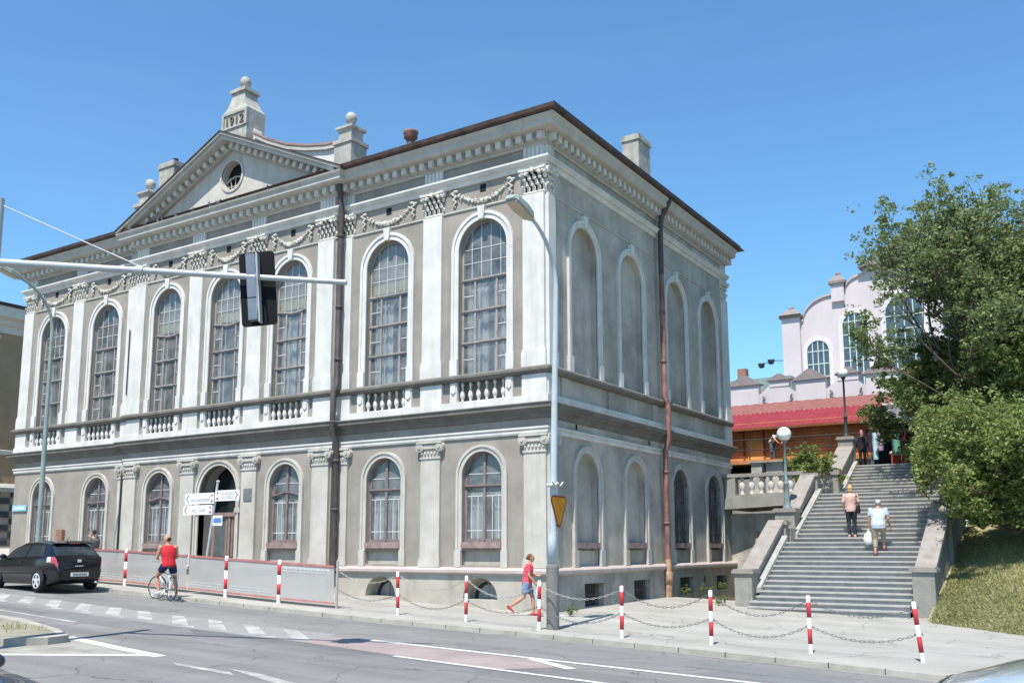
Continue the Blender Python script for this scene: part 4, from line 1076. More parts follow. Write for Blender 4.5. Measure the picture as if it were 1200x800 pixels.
# tiled roof with wavy tile rows
def wavy_roof(mb, x0, x1, y0, z0, y1, z1, nx, ny, amp):
    vs = []
    for j in range(ny+1):
        for i in range(nx+1):
            t = j/ny; u = i/nx
            z = z0+(z1-z0)*t+amp*abs(math.sin(u*nx/4*math.pi))+(.03 if j % 2 else 0)
            vs.append((x0+(x1-x0)*u, y0+(y1-y0)*t, z))
    mb.add(vs, [(j*(nx+1)+i, j*(nx+1)+i+1, (j+1)*(nx+1)+i+1, (j+1)*(nx+1)+i) for j in range(ny) for i in range(nx)])
wavy_roof(rt, -14, 3.7, 25.4, 8.02, 28.2, 9.2, 260, 10, .05)
rt.build('roof', mat('red_sheet_tile', (.23,.03,.04), .7, .2, 1.5, spec=.2), k)
mb = MB(); wavy_roof(mb, -14, 4.2, 28.2, 9.2, 31, 10.15, 120, 10, .04); mb.build('upper_roof', mat('brown_red_tile', (.22,.085,.07), .8, .25, 3), k)
mb = MB(); mb.box(-14, 3.75, 25.36, 25.42, 7.93, 8.05); mb.build('fascia', mat('dark_timber_joint', (.20,.075,.03), .8, .2, 3), k)
# railing on the upper level
rl = thing('terrace_railing', 'thin dark metal railing in front of the orange timber building', 'railing', (0, 25.46, 6.34))
mb = MB()
for z in (6.9, 7.45): mb.tube([(-9,25.46,z),(3.3,25.46,z-.02)], .024, 6)
for i in range(9):
    x = -8.2+i*1.4; mb.tube([(x,25.46,6.34),(x,25.46,7.46)], .03, 6)
mb.build('rails', DARKIRON, rl)
# the pale hall with curved gables
h = thing('curved_gable_hall', 'pale pink hall with a stepped curved gable and tall arched windows behind the trees', 'building', (6, 44, 5.4))
HY = 42.0
def hall_gable(c, y):
    "outline of half gable from the axis outwards (x offset, z)"
    P = []
    def arc(x0, z0, x1, z1, conc):
        q = []
        for i in range(11):
            t = i/10
            if conc: q.append((x0+(x1-x0)*(1-math.cos(t*math.pi/2)), z0+(z1-z0)*math.sin(t*math.pi/2)))
            else: q.append((x0+(x1-x0)*math.sin(t*math.pi/2), z0+(z1-z0)*(1-math.cos(t*math.pi/2))))
        return q
    P += [(0,20.6),(2.4,20.5)]
    P += arc(2.5,20.1,3.65,19.25,False)
    P += arc(4.6,19.0,6.6,17.45,False)
    P += [(6.8,17.35),(8.1,17.3)]
    return P
HC = 2.7
half = hall_gable(HC, HY)
outl = [(HC+x, z) for x, z in half]+[(HC+8.1,5.0)]
outl_l = [(HC-x, z) for x, z in half]+[(HC-8.1,5.0)]
poly = outl_l[::-1]+outl[1:]
hw_ops = [(HC-5.7,.74,8.0,15.2),(HC-3.15,.82,8.0,16.75),(HC,1.15,8.0,17.2),(HC+3.15,.82,8.0,16.75),(HC+5.7,.74,8.0,15.2)]
mb = MB(); mb.prism([(x,HY,z) for x, z in poly], (0,.5,0)); mb.build('gable_wall', PINK, h)
mb = MB()
ed = poly
for (a, c) in zip(ed[1:-1], ed[2:-1]):
    if abs(a[0]-c[0]) < 1e-3: continue
    mb.hexa([(a[0],HY-.12,a[1]+.004),(c[0],HY-.12,c[1]+.004),(c[0],HY+.6,c[1]+.004),(a[0],HY+.6,a[1]+.004),(a[0],HY-.12,a[1]+.16),(c[0],HY-.12,c[1]+.16),(c[0],HY+.6,c[1]+.16),(a[0],HY+.6,a[1]+.16)])
mb.build('gable_coping', mat('coping_grey_pink', (.42,.36,.36), .85, .15, 2), h)
def capblock(x, w, z0, z1):
    mb = MB(); mb.box(x-w,x+w,HY-.25,HY+.7,z0,z1); o = mb.build('gable_pier', PINK, h)
    mb = MB(); mb.box(x-w-.15,x+w+.15,HY-.4,HY+.85,z1,z1+.18)
    mb.loft([[(x-a,HY+.22-a,z),(x+a,HY+.22-a,z),(x+a,HY+.22+a,z),(x-a,HY+.22+a,z)] for a, z in ((w+.15,z1+.18),(w*.55,z1+.6),(w*.45,z1+.66))], True, False)
    mb.lathe([(.15,0),(.2,.12),(.12,.25)], (x,HY+.2,z1+.64), 8); mb.build('pier_cap', CAPST, o)
for s_ in (-1, 1):
    capblock(HC+s_*7.45, .62, 5.2, 17.75); capblock(HC+s_*4.15, .42, 18.5, 19.75)
mb = MB(); mb.prism([(HC-2.7,HY-.5,20.6),(HC+2.7,HY-.5,20.6),(HC,HY-.5,22.1)], (0,1.2,0)); mb.build('gable_pediment', CAPST, h)
HG = mat('dark_hall_glass', (.06,.085,.10), .1, .3, 1.5, spec=.7)
for u, hw, zb, zs in hw_ops:
    F_ = lambda a, n, z: (a, HY-n, z)
    mb = MB(); arch_face(mb, F_, u, hw, zb, zs, .02); o = mb.build('window', HG, h)
    mb = MB(); arch_band(mb, F_, u, hw, hw+.28, zb, zs, 0, .1); mb.build('window_surround', PINKWHITE, o)
    mb = MB()
    for i in range(1, 4): x = u-hw+2*hw*i/4; fbox(mb, F_, x-.035, x+.035, .02, .06, zb, zs+math.sqrt(hw*hw-(x-u)**2))
    z = zb+.9
    while z < zs+hw*.5:
        q = hw if z < zs else math.sqrt(hw*hw-(z-zs)**2); fbox(mb, F_, u-q, u+q, .02, .055, z-.035, z+.035); z += .9
    mb.build('glazing_bar', mat('pale_green_bar', (.45,.52,.5), .7, .1, 4), o)
mb = MB(); mb.box(HC-8.0, HC+8.0, HY+.5, HY+30, 5, 17); mb.build('hall_body', PINK, h)
mb = MB(); mb.prism([(HC-8.0,HY+.6,17),(HC+8.0,HY+.6,17),(HC,HY+.6,20.3)], (0,30,0)); mb.build('hall_roof', mat('grey_hall_roof', (.16,.15,.15), .7, .2, 2), h)
# wall floodlights
fl = thing('floodlight_bracket', 'pair of small black floodlights on a bracket at the pink hall corner', 'floodlight', (HC-8.15, HY, 15.0))
mb = MB(); mb.tube([(HC-8.1,HY,14.8),(HC-9.0,HY-.3,14.85)], .03, 6); mb.build('bracket', DARKIRON, fl)
for (x, z) in ((HC-8.9,14.75),(HC-9.6,14.55)):
    mb = MB(); mb.lathe([(.08,-.2),(.18,-.15),(.26,.1),(.24,.14)], (x,HY-.4,z), 10); mb.build('lamp_head', DARKIRON, fl)
mb = MB(); mb.tube([(HC-8.9,HY-.35,14.8),(HC-9.6,HY-.35,14.6)], .025, 6); mb.build('arm', DARKIRON, fl)
# low parapet building in front of the hall
a_ = thing('low_parapet_wing', 'low pink wing with small pediments along its parapet in front of the pink hall', 'building', (-3, 38, 5.4))
AY = 38.0
mb = MB(); mb.box(-16, 2.2, AY, AY+3.8, 5.2, 11.9); mb.build('wall', PINK, a_)
for c in (-11.4, -6.95, -2.55, 1.85):
    mb = MB(); mb.box(c-.95, c+.95, AY-.12, AY+.4, 10.5, 12.55); mb.box(c-.35, c+.35, AY-.16, AY-.1, 10.5, 12.2); o = mb.build('parapet_pier', PINK, a_)
    mb = MB(); mb.prism([(c-1.2,AY-.25,12.55),(c+1.2,AY-.25,12.55),(c+.15,AY-.25,13.25),(c-.15,AY-.25,13.25)], (0,.8,0)); mb.build('pediment', CAPST, o)
mb = MB()
for (c0, c1) in ((-11.4,-6.95),(-6.95,-2.55),(-2.55,1.85)):
    m_ = (c0+c1)/2; L_ = (c1-c0)/2-.95; P = []
    for i in range(13):
        t = i/12*2-1; P.append((m_+t*L_, 11.85+.75*math.cos(t*math.pi/2)**1.3*(1 if abs(t)<.99 else 0)))
    mb.prism([(x,AY-.04,z) for x, z in P]+[(m_+L_,AY,11.0),(m_-L_,AY,11.0)], (0,.3,0))
mb.build('parapet_curve', PINK, a_)
for m_ in (-9.2, -4.6, -.2):
    mb = MB(); mb.box(m_-.65, m_+.65, AY-.08, AY+.3, 12.3, 12.72); o = mb.build('parapet_crest', PINK, a_)
    mb = MB(); mb.prism([(m_-.85,AY-.2,12.72),(m_+.85,AY-.2,12.72),(m_+.1,AY-.2,13.15),(m_-.1,AY-.2,13.15)], (0,.7,0)); mb.build('pediment', CAPST, o)
mb = MB()
for (c0, c1) in ((-6.95,-2.55),(-2.55,1.85),(-11.4,-6.95)):
    m_ = (c0+c1)/2
    for s_ in (-1, 1):
        pts = [(m_+s_*(.9*math.cos(t*.4)), AY-.06, 11.35-.28*math.sin(t*.4*1.0)) for t in range(0, 5)]
        pts = [(m_+s_*x, AY-.06, z) for x, z in ((.95,11.75),(.85,11.55),(1.0,11.5),(.95,11.35),(.6,11.2),(.2,11.18))]
        mb.tube(pts, .05, 6)
mb.build('parapet_scroll', CAPST, a_)
mb = MB(); mb.prism([(-9.5,AY+2.0,12.0),(-4.4,AY+2.0,12.0),(-4.4,AY+2.0,13.35),(-9.5,AY+2.0,13.35)], (0,2,0)); mb.build('roof_house', mat('verdigris_roof', (.20,.27,.25), .6, .2, 3), a_)
mb = MB(); mb.box(-8.2,-7.6,AY+2.2,AY+2.8,13.35,14.2); mb.build('chimney', mat('small_brick_chimney', (.30,.15,.11), .9, .2, 4), a_)
# brown corner house at the far left
l = thing('brown_townhouse', 'brown plastered townhouse with cream cornice and chequered stone base at the far left', 'building', (-47, 0, .6))
LX = -42.0
def LF(u, n, z): return (LX+n, u, z)
BROWN = mat('sunlit_brown_plaster', (.36,.255,.155), .9, .12, .8, .3, 45, streak=.2)  # albedo raised and warmed in place of the sun this face misses
CREAM = mat('cream_trim', (.58,.54,.47), .85, .1, 1.5)
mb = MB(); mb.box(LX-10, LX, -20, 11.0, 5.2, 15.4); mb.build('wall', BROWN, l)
mb = MB(); mb.box(LX-10, LX-.02, -20, 11.0, 0, 5.2); mb.build('ground_storey', mat('pale_base_stone', (.40,.34,.27), .9, .15, 2), l)
pth = [(LX,-20),(LX,11.0),(LX-10,11.0)]
mb = MB(); sweep(mb, pth, [(0,14.6),(.1,14.6),(.15,15.0),(.3,15.1),(.3,15.35),(.7,15.5),(.75,16.1),(0,16.15)]); mb.build('cornice', CREAM, l)
mb = MB()
y = -19.0
while y < 11: mb.box(LX, LX+.28, y, y+.25, 15.12, 15.33); y += .6
mb.build('cornice_brackets', GREYTRIM, l)
mb = MB(); sweep(mb, pth, [(.1,16.15),(.8,16.12),(.85,16.3),(.1,16.4)]); mb.build('eaves_gutter', GUTTER, l)
mb = MB(); sweep(mb, pth, [(0,5.1),(.25,5.1),(.3,5.35),(.1,5.6),(0,5.6)]); mb.build('string_course', GREYTRIM, l)
mb = MB(); sweep(mb, pth, [(0,7.3),(.12,7.3),(.15,7.55),(0,7.6)]); mb.build('sill_band', CREAM, l)
mb = MB()
for row in range(9):
    for j in range(40):
        if (row+j) % 2: continue
        u = 10.7-.62*j; z = 1.6+row*.4
        fbox(mb, LF, u-.31, u+.26, -.01, .07, z, z+.36)
mb.build('dark_stone_blocks', mat('dark_chequer_stone', (.055,.06,.07), .85, .25, 3), l)
mb = MB(); fbox(mb, LF, -20, 10.9, -.01, .12, .2, 1.55); mb.build('plinth', mat('brown_plinth', (.22,.11,.085), .9, .15, 2), l)
for u in (5.3, 2.4, -.6, -3.6, -6.6):
    for z0 in (8.0, 11.6):
        mb = MB(); fbox(mb, LF, u-.6, u+.6, .0, .02, z0, z0+2.1); o = mb.build('window', HG, l)
        mb = MB(); fbox(mb, LF, u-.85, u-.6, 0, .12, z0-.1, z0+2.2); fbox(mb, LF, u+.6, u+.85, 0, .12, z0-.1, z0+2.2); fbox(mb, LF, u-.85, u+.85, 0, .12, z0+2.2, z0+2.6); fbox(mb, LF, u-1.1, u+1.1, 0, .35, z0+2.6, z0+2.8); fbox(mb, LF, u-.95, u+.95, 0, .25, z0-.35, z0-.1)
        mb.build('window_surround', CREAM, o)
# pale kerb wall / steps beyond the corner
w_ = thing('low_garden_wall', 'low pale rendered wall with dark rails beyond the hall corner', 'wall', (-36, 2, .8))
mb = MB(); mb.box(-40,-31,4.0,4.3,.3,1.9); mb.build('wall_face', mat('pale_wall_render', (.58,.53,.48), .9, .1, 1), w_)
mb = MB(); mb.box(-40,-31,3.95,4.35,1.9,1.98); mb.box(-40,-31,3.97,4.33,2.2,2.26); mb.build('rail', DARKIRON, w_)
# ================================================================== street furniture
GALV = mat('painted_lamp_steel', (.42,.47,.50), .5, .12, 3, .1, 40, streak=.2)
LAMPGREY = mat('green_grey_lamp_steel', (.23,.29,.28), .5, .15, 3)
def street_lamp(label, loc, rz, h, arm, m, sleeve=True, lean=0.0, groupname='curved street lamps'):
    t = thing('street_lamp', label, 'street lamp', loc, rz, None)
    mb = MB()
    # arm reaches towards local -y
    pts = [(0,0,0),(0,lean*.3,h*.35),(0,lean,h*.83)]; rad = [.092,.085,.062]
    for i in range(1, 9):
        a = i/8*R(72); rr = arm*.95
        pts.append((0, lean-rr*(1-math.cos(a)), h*.83+rr*math.sin(a)*.93)); rad.append(.06-.002*i)
    mb.tube(pts, rad, 12); o = mb.build('pole', m, t, False)
    if sleeve:
        mb = MB(); mb.lathe([(.15,-.2),(.15,1.42),(.13,1.5),(.1,1.5)], (0,0,0), 14); mb.build('pole_sleeve', mat('dark_concrete_sleeve', (.16,.155,.15), .9, .2, 3, .3, 40), t, False)
        mb = MB(); mb.lathe([(.1,1.5),(.115,1.5),(.115,2.1),(.1,2.15),(.092,2.2)], (0,0,0), 14); mb.build('pole_collar', m, t, False)
    e = Vector(pts[-1]); d = (e-Vector(pts[-2])).normalized()
    d2 = Vector((0, -math.cos(R(14)), math.sin(R(14)))); side = Vector((1,0,0)); up = side.cross(d2)*-1
    if up.z < 0: up = -up
    def ringp(s_, w, top, bot): 
        c = e+d2*s_; return [c-side*w+up*bot, c+side*w+up*bot, c+side*w*.95+up*top*.6, c+side*w*.5+up*top, c-side*w*.5+up*top, c-side*w*.95+up*top*.6]
    mb = MB(); mb.loft([ringp(-.05,.05,.06,-.05), ringp(.12,.14,.11,-.07), ringp(.45,.19,.14,-.07), ringp(.85,.18,.12,-.06), ringp(.98,.12,.05,-.04)], True, False)
    o = mb.build('lamp_head', mat('green_grey_lamp_head', (.33,.38,.34), .5, .15, 3), t, False)
    mb = MB(); c = e+d2*.12-up*.076; c2 = e+d2*.9-up*.068
    mb.prism([c-side*.12,c+side*.12,c2+side*.15,c2-side*.15], up*-.03); mb.build('lamp_lens', mat('lamp_lens', (.42,.36,.28), .3, .15, 4, spec=.5), o, False)
    return t
street_lamp('tall pale curved street lamp with a dark concrete foot near the hall corner', (2.33,-3.72,g(2.33)), 0, 9.95, 1.75, GALV, True, .28)
street_lamp('green grey curved street lamp standing behind the black hatchback', (-19.0,-3.75,g(-19)), 0, 10.9, 2.0, LAMPGREY, False, -.05)
# give way sign on the lamp
t = thing('give_way_sign', 'orange triangular give way sign, point down, on the tall street lamp', 'road sign', (2.45,-3.62,2.75))
RS = Matrix.Rotation(R(4), 4, 'Z')
def tri(r_, x0, x1):
    P = []
    for a in (90+60, 90-60, -90):
        for da in (-9, 0, 9): P.append((r_*math.cos(R(a+da))*(1 if da == 0 else .97), r_*math.sin(R(a+da))*(1 if da == 0 else .97)))
    P = sorted(P, key=lambda p: math.atan2(p[1], p[0]))
    return [tuple(RS @ Vector((x0, p[0], p[1]))) for p in P], RS @ Vector((x1-x0,0,0))
for nm, r_, x0, x1, m_ in (('sign_plate', .47, .0, .012, mat('sign_dark_border', (.18,.045,.025), .6, .2, 4)), ('sign_face', .405, .0125, .016, mat('shade_orange_sign', (.46,.19,.012), .6, .18, 3))):  # orange base colour bakes in how the yellow face looks in shade
    P, v = tri(r_, x0, x1); mb = MB(); mb.prism(P, v); mb.build(nm, m_, t, False)
mb = MB(); mb.tube([(-.02,-.26,.62),(-.02,-.12,.52),(-.02,.0,.60),(-.02,.12,.52),(-.02,.26,.62)], .02, 6); mb.lathe([(.1,0),(.13,0),(.13,.07),(.1,.07)], (-.12,-.1,.5), 10); mb.build('bracket', WHITE, t, False)
# red and white posts
PW = mat('post_white_paint', (.70,.69,.67), .6, .12, 5, streak=.25, streak_col=(.4,.37,.33)); PR = mat('post_red_paint', (.42,.04,.045), .55, .2, 5)
def barrier_post(label, x, y, r_, lean=(0, 0), h=1.1):
    t = thing('barrier_post', label, 'barrier post', (x, y, g(x)), 0, 'red and white posts along the kerb')
    t.rotation_euler = (lean[1], lean[0], 0)
    mb = MB(); mb.lathe([(r_,-.15),(r_,h-.02),(r_*.7,h)], (0,0,0), 12); mb.build('tube', PW, t, False)
    for z0 in (h-.43, h-.98 if r_ > .05 else h-.94):
        mb = MB(); mb.lathe([(r_*.9,0),(r_*1.05,.003),(r_*1.05,.297),(r_*.9,.3)], (0,0,z0), 12); mb.build('red_band', PR, t, False)
    if r_ < .05:
        mb = MB()
        for z in (h-.12, h-.62): mb.tube([(r_,0,z),(r_+.03,0,z+.03),(r_+.03,0,z-.02)], .008, 5); mb.tube([(-r_,0,z),(-r_-.03,0,z+.03),(-r_-.03,0,z-.02)], .008, 5)
        mb.build('chain_hook', DARKIRON, t, False)
    return t
FP = [(-14.2,-3.5),(-9.05,-3.68),(-6.75,-3.72)]
for (x, y), w in zip(FP, ('left of the cyclist, behind the black hatchback', 'just right of the cyclist, between two fence panels', 'at the left edge of the last grey fence panel')):
    barrier_post('thick red and white post '+w, x, y, .058, (0,0), 1.22)
CPOST = [(-2.44,-3.61),(-.16,-3.73),(2.11,-3.98),(4.33,-4.16),(6.29,-3.95),(8.32,-3.89),(10.35,-3.75)]
CLAB = ['slim red and white post in front of the left cellar arch','slim red and white post in front of the right cellar arch','slim red and white post beside the foot of the tall street lamp','slim red and white post just right of the tall street lamp','slim red and white post before the left end of the stairway','slim red and white post before the middle of the stairway','leaning red and white post before the right end pier of the stairway']
for i, ((x, y), lb) in enumerate(zip(CPOST, CLAB)):
    barrier_post(lb, x, y, .042, (-.085, .05) if i == 6 else (rnd.uniform(-.015,.015), rnd.uniform(-.01,.01)), 1.12)
# chains
CHW = mat('chain_steel', (.40,.39,.37), .5, .25, 12, metal=.3); CHD = mat('dull_chain', (.17,.165,.16), .55, .25, 12, metal=.3)
PP = [(-4.6,-3.6)]+CPOST
def chain(p, q, z, sag, m, label):
    a = Vector((p[0],p[1],g(p[0])+z)); c = Vector((q[0],q[1],g(q[0])+z)); d = (c-a).normalized(); a = a+d*.07; c = c-d*.07
    L_ = (c-a).length; k = int(L_/.085); mb = MB()
    for i in range(k):
        t0, t1 = i/k-.12/k, (i+1)/k+.12/k
        P0 = a.lerp(c, t0); P1 = a.lerp(c, t1); P0.z -= sag*4*t0*(1-t0); P1.z -= sag*4*t1*(1-t1)
        dd = (P1-P0); u = dd.cross(Vector((0,0,1))).normalized() if i % 2 else dd.cross(Vector((0,1,0))).normalized()
        w = .017
        mb.tube([P0, P0.lerp(P1,.2)+u*w, P0.lerp(P1,.8)+u*w, P1, P0.lerp(P1,.8)-u*w, P0.lerp(P1,.2)-u*w, P0], .0062, 4, False)
    o = mb.build('barrier_chain', m); tag(o, label, 'chain', 'chains hung between the posts'); return o
NM = ['from the fence end post to the left cellar arch post','between the two cellar arch posts','from the right cellar arch to the lamp foot','just right of the lamp foot','before the last side cellar windows','before the left half of the stairway','before the right half of the stairway']
for i in range(7):
    chain(PP[i], PP[i+1], 1.0, .24+.05*(i % 3), CHW if i < 4 else CHD, 'upper sagging chain '+NM[i])
    chain(PP[i], PP[i+1], .5, .2+.06*(i % 2), CHD, 'lower sagging chain '+NM[i])
# fence panels
FS = bpy.data.materials.new('grey_translucent_sheet'); FS.use_nodes = True; N_ = FS.node_tree.nodes; L_ = FS.node_tree.links
pb = N_['Principled BSDF']; pb.inputs['Base Color'].default_value = (.40,.39,.375,1); pb.inputs['Roughness'].default_value = .12; pb.inputs['Specular IOR Level'].default_value = .5
tr_ = N_.new('ShaderNodeBsdfTransparent'); tr_.inputs[0].default_value = (.62,.61,.6,1); mx_ = N_.new('ShaderNodeMixShader')
nz_ = N_.new('ShaderNodeTexNoise'); nz_.inputs['Scale'].default_value = .9; nz_.inputs['Detail'].default_value = 5; tc_ = N_.new('ShaderNodeTexCoord'); L_.new(tc_.outputs['Object'], nz_.inputs['Vector'])
rr_ = N_.new('ShaderNodeMapRange'); rr_.inputs['From Min'].default_value = .3; rr_.inputs['From Max'].default_value = .7; rr_.inputs['To Min'].default_value = .80; rr_.inputs['To Max'].default_value = .93
L_.new(nz_.outputs['Fac'], rr_.inputs['Value']); L_.new(rr_.outputs[0], mx_.inputs[0]); L_.new(tr_.outputs[0], mx_.inputs[1]); L_.new(pb.outputs[0], mx_.inputs[2]); L_.new(mx_.outputs[0], N_['Material Output'].inputs['Surface'])
FRAMERED = mat('faded_red_rail', (.40,.16,.15), .6, .25, 4)
fps = [(-19.6,-3.35),(-14.2,-3.5),(-10.9,-3.62),(-9.05,-3.68),(-6.75,-3.72),(-4.68,-3.6)]
fl_ = ['long grey translucent fence panel behind the black hatchback','grey translucent fence panel directly behind the cyclist','short grey translucent fence panel just right of the cyclist','grey translucent fence panel between the second and third thick posts','last grey translucent fence panel, ending at the plain steel end post']
for i in range(5):
    (x0, y0), (x1, y1) = fps[i], fps[i+1]; d = Vector((x1-x0, y1-y0, 0)); n = Vector((-d.y, d.x, 0)).normalized()*.02
    x0 += .06*(1 if i else 0); x1 -= .06
    t = thing('roadside_fence', fl_[i], 'fence panel', ((x0+x1)/2, (y0+y1)/2, g((x0+x1)/2)), 0, 'grey panels of the roadside fence')
    zz = lambda x, h: g(x)+h
    mb = MB(); mb.poly([(x0,y0,zz(x0,.16)),(x1,y1,zz(x1,.16)),(x1,y1,zz(x1,1.1)),(x0,y0,zz(x0,1.1))]); mb.build('sheet', FS, t)
    mb = MB()
    for h0, h1 in ((1.1,1.16),(.11,.16)):
        mb.hexa([(x0-n.x,y0-n.y,zz(x0,h0)),(x1-n.x,y1-n.y,zz(x1,h0)),(x1+n.x,y1+n.y,zz(x1,h0)),(x0+n.x,y0+n.y,zz(x0,h0)),(x0-n.x,y0-n.y,zz(x0,h1)),(x1-n.x,y1-n.y,zz(x1,h1)),(x1+n.x,y1+n.y,zz(x1,h1)),(x0+n.x,y0+n.y,zz(x0,h1))])
    mb.build('rail', FRAMERED, t)
    mb = MB()
    if i == 4: rows = ((.98,.06),(.91,.03))
    else: rows = ((.33,.03),(.26,.03))
    for zc, hh in rows:
        u = .05
        while u < .92:
            w = rnd.uniform(.03,.1); a = Vector((x0,y0,0)).lerp(Vector((x1,y1,0)), u); c = Vector((x0,y0,0)).lerp(Vector((x1,y1,0)), min(.95, u+w))
            mb.poly([(a.x,a.y-.006,zz(a.x,zc)),(c.x,c.y-.006,zz(c.x,zc)),(c.x,c.y-.006,zz(c.x,zc+hh)),(a.x,a.y-.006,zz(a.x,zc+hh))]); u += w+.012
    mb.build('pale_print', mat('pale_banner_print', (.47,.49,.48), .6, .1, 6), t)
t = thing('fence_end_post', 'plain thin steel end post of the grey roadside fence', 'post', (-4.62,-3.6,g(-4.62)))
mb = MB(); mb.tube([(0,0,-.1),(0,0,1.28)], .035, 10); mb.ell((0,0,1.28), .037, .037, .03, 10, 6); mb.build('tube', mat('post_steel', (.38,.35,.34), .5, .2, 5, metal=.2), t, False)
# direction sign post
t = thing('direction_signpost', 'leaning grey post with white arrow boards in front of the hall door', 'signpost', (-11.95,-2.2,g(-11.9)))
mb = MB(); mb.tube([(0,0,-.1),(.56,0,3.5)], .04, 10); mb.ell((.565,0,3.5), .06, .06, .05, 8, 5); mb.build('post', GALV, t, False)
SW = mat('sign_white', (.74,.75,.74), .5, .06, 5); SK = mat('sign_black', (.03,.03,.035), .5, .1, 5); SBL = mat('sign_blue', (.10,.22,.42), .5, .1, 5); SRD = mat('sign_red_mark', (.45,.08,.08), .5, .1, 5)
def arrow_board(x0, x1, z0, z1, left, rows, tilt=0):
    y0, y1 = -.075, -.055; h = z1-z0; k = h*.35
    if left: P = [(x0+k*.2,z0),(x1,z0),(x1,z1),(x0+k*.2,z1),(x0,(z0+z1)/2)]
    else: P = [(x0,z0),(x1-k*.2,z0),(x1,(z0+z1)/2),(x1-k*.2,z1),(x0,z1)]
    mb = MB(); mb.prism([(x, y0, z) for x, z in P], (0,y1-y0,0)); o = mb.build('arrow_board', SW, t, False)
    mb = MB(); yy = y0-.004; w = .028; c = (z0+z1)/2
    e, s_ = (x0+.07, 1) if left else (x1-.07, -1)
    for sg in (-1, 1):
        mb.poly([(e,yy,c),(e+s_*w*1.5,yy,c),(e+s_*(h*.36+w*1.5),yy,c+sg*h*.4),(e+s_*h*.36,yy,c+sg*h*.4)])
    a0 = (x0+.32) if left else (x0+.26); a1 = (x1-.2) if left else (x1-.26)
    for (f0, f1), zc in rows:
        u = a0+(a1-a0)*f0; lim = a0+(a1-a0)*f1
        while u < lim-.03:
            lw = rnd.choice((.05,.06,.07)); hh = rnd.choice((.08,.08,.10))
            mb.poly([(u,yy,z0+zc),(u+.012,yy,z0+zc),(u+.012,yy,z0+zc+hh),(u,yy,z0+zc+hh)])
            mb.poly([(u+.012,yy,z0+zc),(u+lw-.012,yy,z0+zc),(u+lw-.012,yy,z0+zc+.013),(u+.012,yy,z0+zc+.013)])
            if hh < .09: mb.poly([(u+.012,yy,z0+zc+.064),(u+lw-.012,yy,z0+zc+.064),(u+lw-.012,yy,z0+zc+.08),(u+.012,yy,z0+zc+.08)])
            u += lw+.012
    mb.build('lettering', SK, o, False)
    mb = MB(); xm = x1-.1 if left else x0+.12
    mb.poly([(xm-.05,yy,z0+.04),(xm+.05,yy,z0+.04),(xm+.05,yy,z0+.12),(xm-.05,yy,z0+.12)]); mb.poly([(xm-.04,yy,z1-.12),(xm+.04,yy,z1-.12),(xm+.04,yy,z1-.05),(xm-.04,yy,z1-.05)]); mb.build('mark', SRD, o, False)
arrow_board(-.98, .48, 2.78, 3.14, True, [((.0,1.0),.08)])
arrow_board(-1.05, .42, 2.42, 2.74, True, [((.15,.4),.1),((.5,.85),.1)])
arrow_board(.54, 1.72, 2.85, 3.2, False, [((.15,.95),.2),((.1,1.0),.07)])
mb = MB(); mb.box(.46,.92,-.06,-.045,2.05,2.38); o = mb.build('small_plate', SW, t, False)
mb = MB(); mb.box(.50,.88,-.066,-.061,2.14,2.30); mb.build('blue_field', SBL, o, False)
# street name plate and red box on the hall's left end
t = thing('street_name_plate', 'small pale blue name plate on the far left end of the hall front', 'name plate', (-26.9,-.04,3.55))
mb = MB(); mb.box(-.55,.55,-.03,-.001,-.13,.13); mb.build('plate', mat('pale_blue_plate', (.30,.48,.58), .4, .1, 4), t, False)
mb = MB(); 
for i in range(7): mb.box(-.42+.12*i,-.35+.12*i,-.033,-.031,-.05,.05)
mb.build('lettering', SW, t, False)
t = thing('wall_box', 'small faded red box on the hall wall between the two leftmost lower windows', 'wall box', (-23.65,-.12,2.3))
mb = MB(); mb.box(-.22,.22,-.02,.10,-.28,.28); mb.build('box_body', mat('faded_red_box', (.26,.13,.10), .7, .2, 4), t, False); mb = MB(); mb.box(-.18,.18,-.03,-.02,-.24,.24); mb.build('box_door', mat('faded_red_box', (.26,.13,.10), .7, .2, 4), t, False)
# globe lamps on the stair piers
GLOBE = mat('opal_globe', (.80,.80,.80), .25, .05, 3, spec=.5)
LGRN = mat('green_lamp_iron', (.16,.22,.22), .5, .2, 4)
def globe_lamp(label, loc, h, r_, m):
    t = thing('globe_lamp', label, 'globe lamp', loc, 0, 'globe lamps on the stair piers')
    mb = MB(); mb.lathe([(.17,0),(.17,.06),(.12,.12),(.13,.2),(.09,.28),(.10,.36),(.075,.42),(.075,.85),(.095,.88),(.095,.95),(.055,1.0),(.045,h-.12),(.07,h-.1),(.07,h-.06),(.11,h-.02),(.11,h+.02)], (0,0,0), 14); mb.build('post', m, t, False)
    mb = MB(); mb.ell((0,0,h+r_*.95), r_, r_, r_, 20, 14); mb.build('globe', GLOBE, t, False)
globe_lamp('white globe lamp on a green post at the middle left pier of the stairway', (3.45,11.38,3.2), 2.5, .26, LGRN)
globe_lamp('distant white globe lamp on a dark post at the top pier of the stairway', (3.48,20.85,6.75), 2.75, .22, DARKIRON)
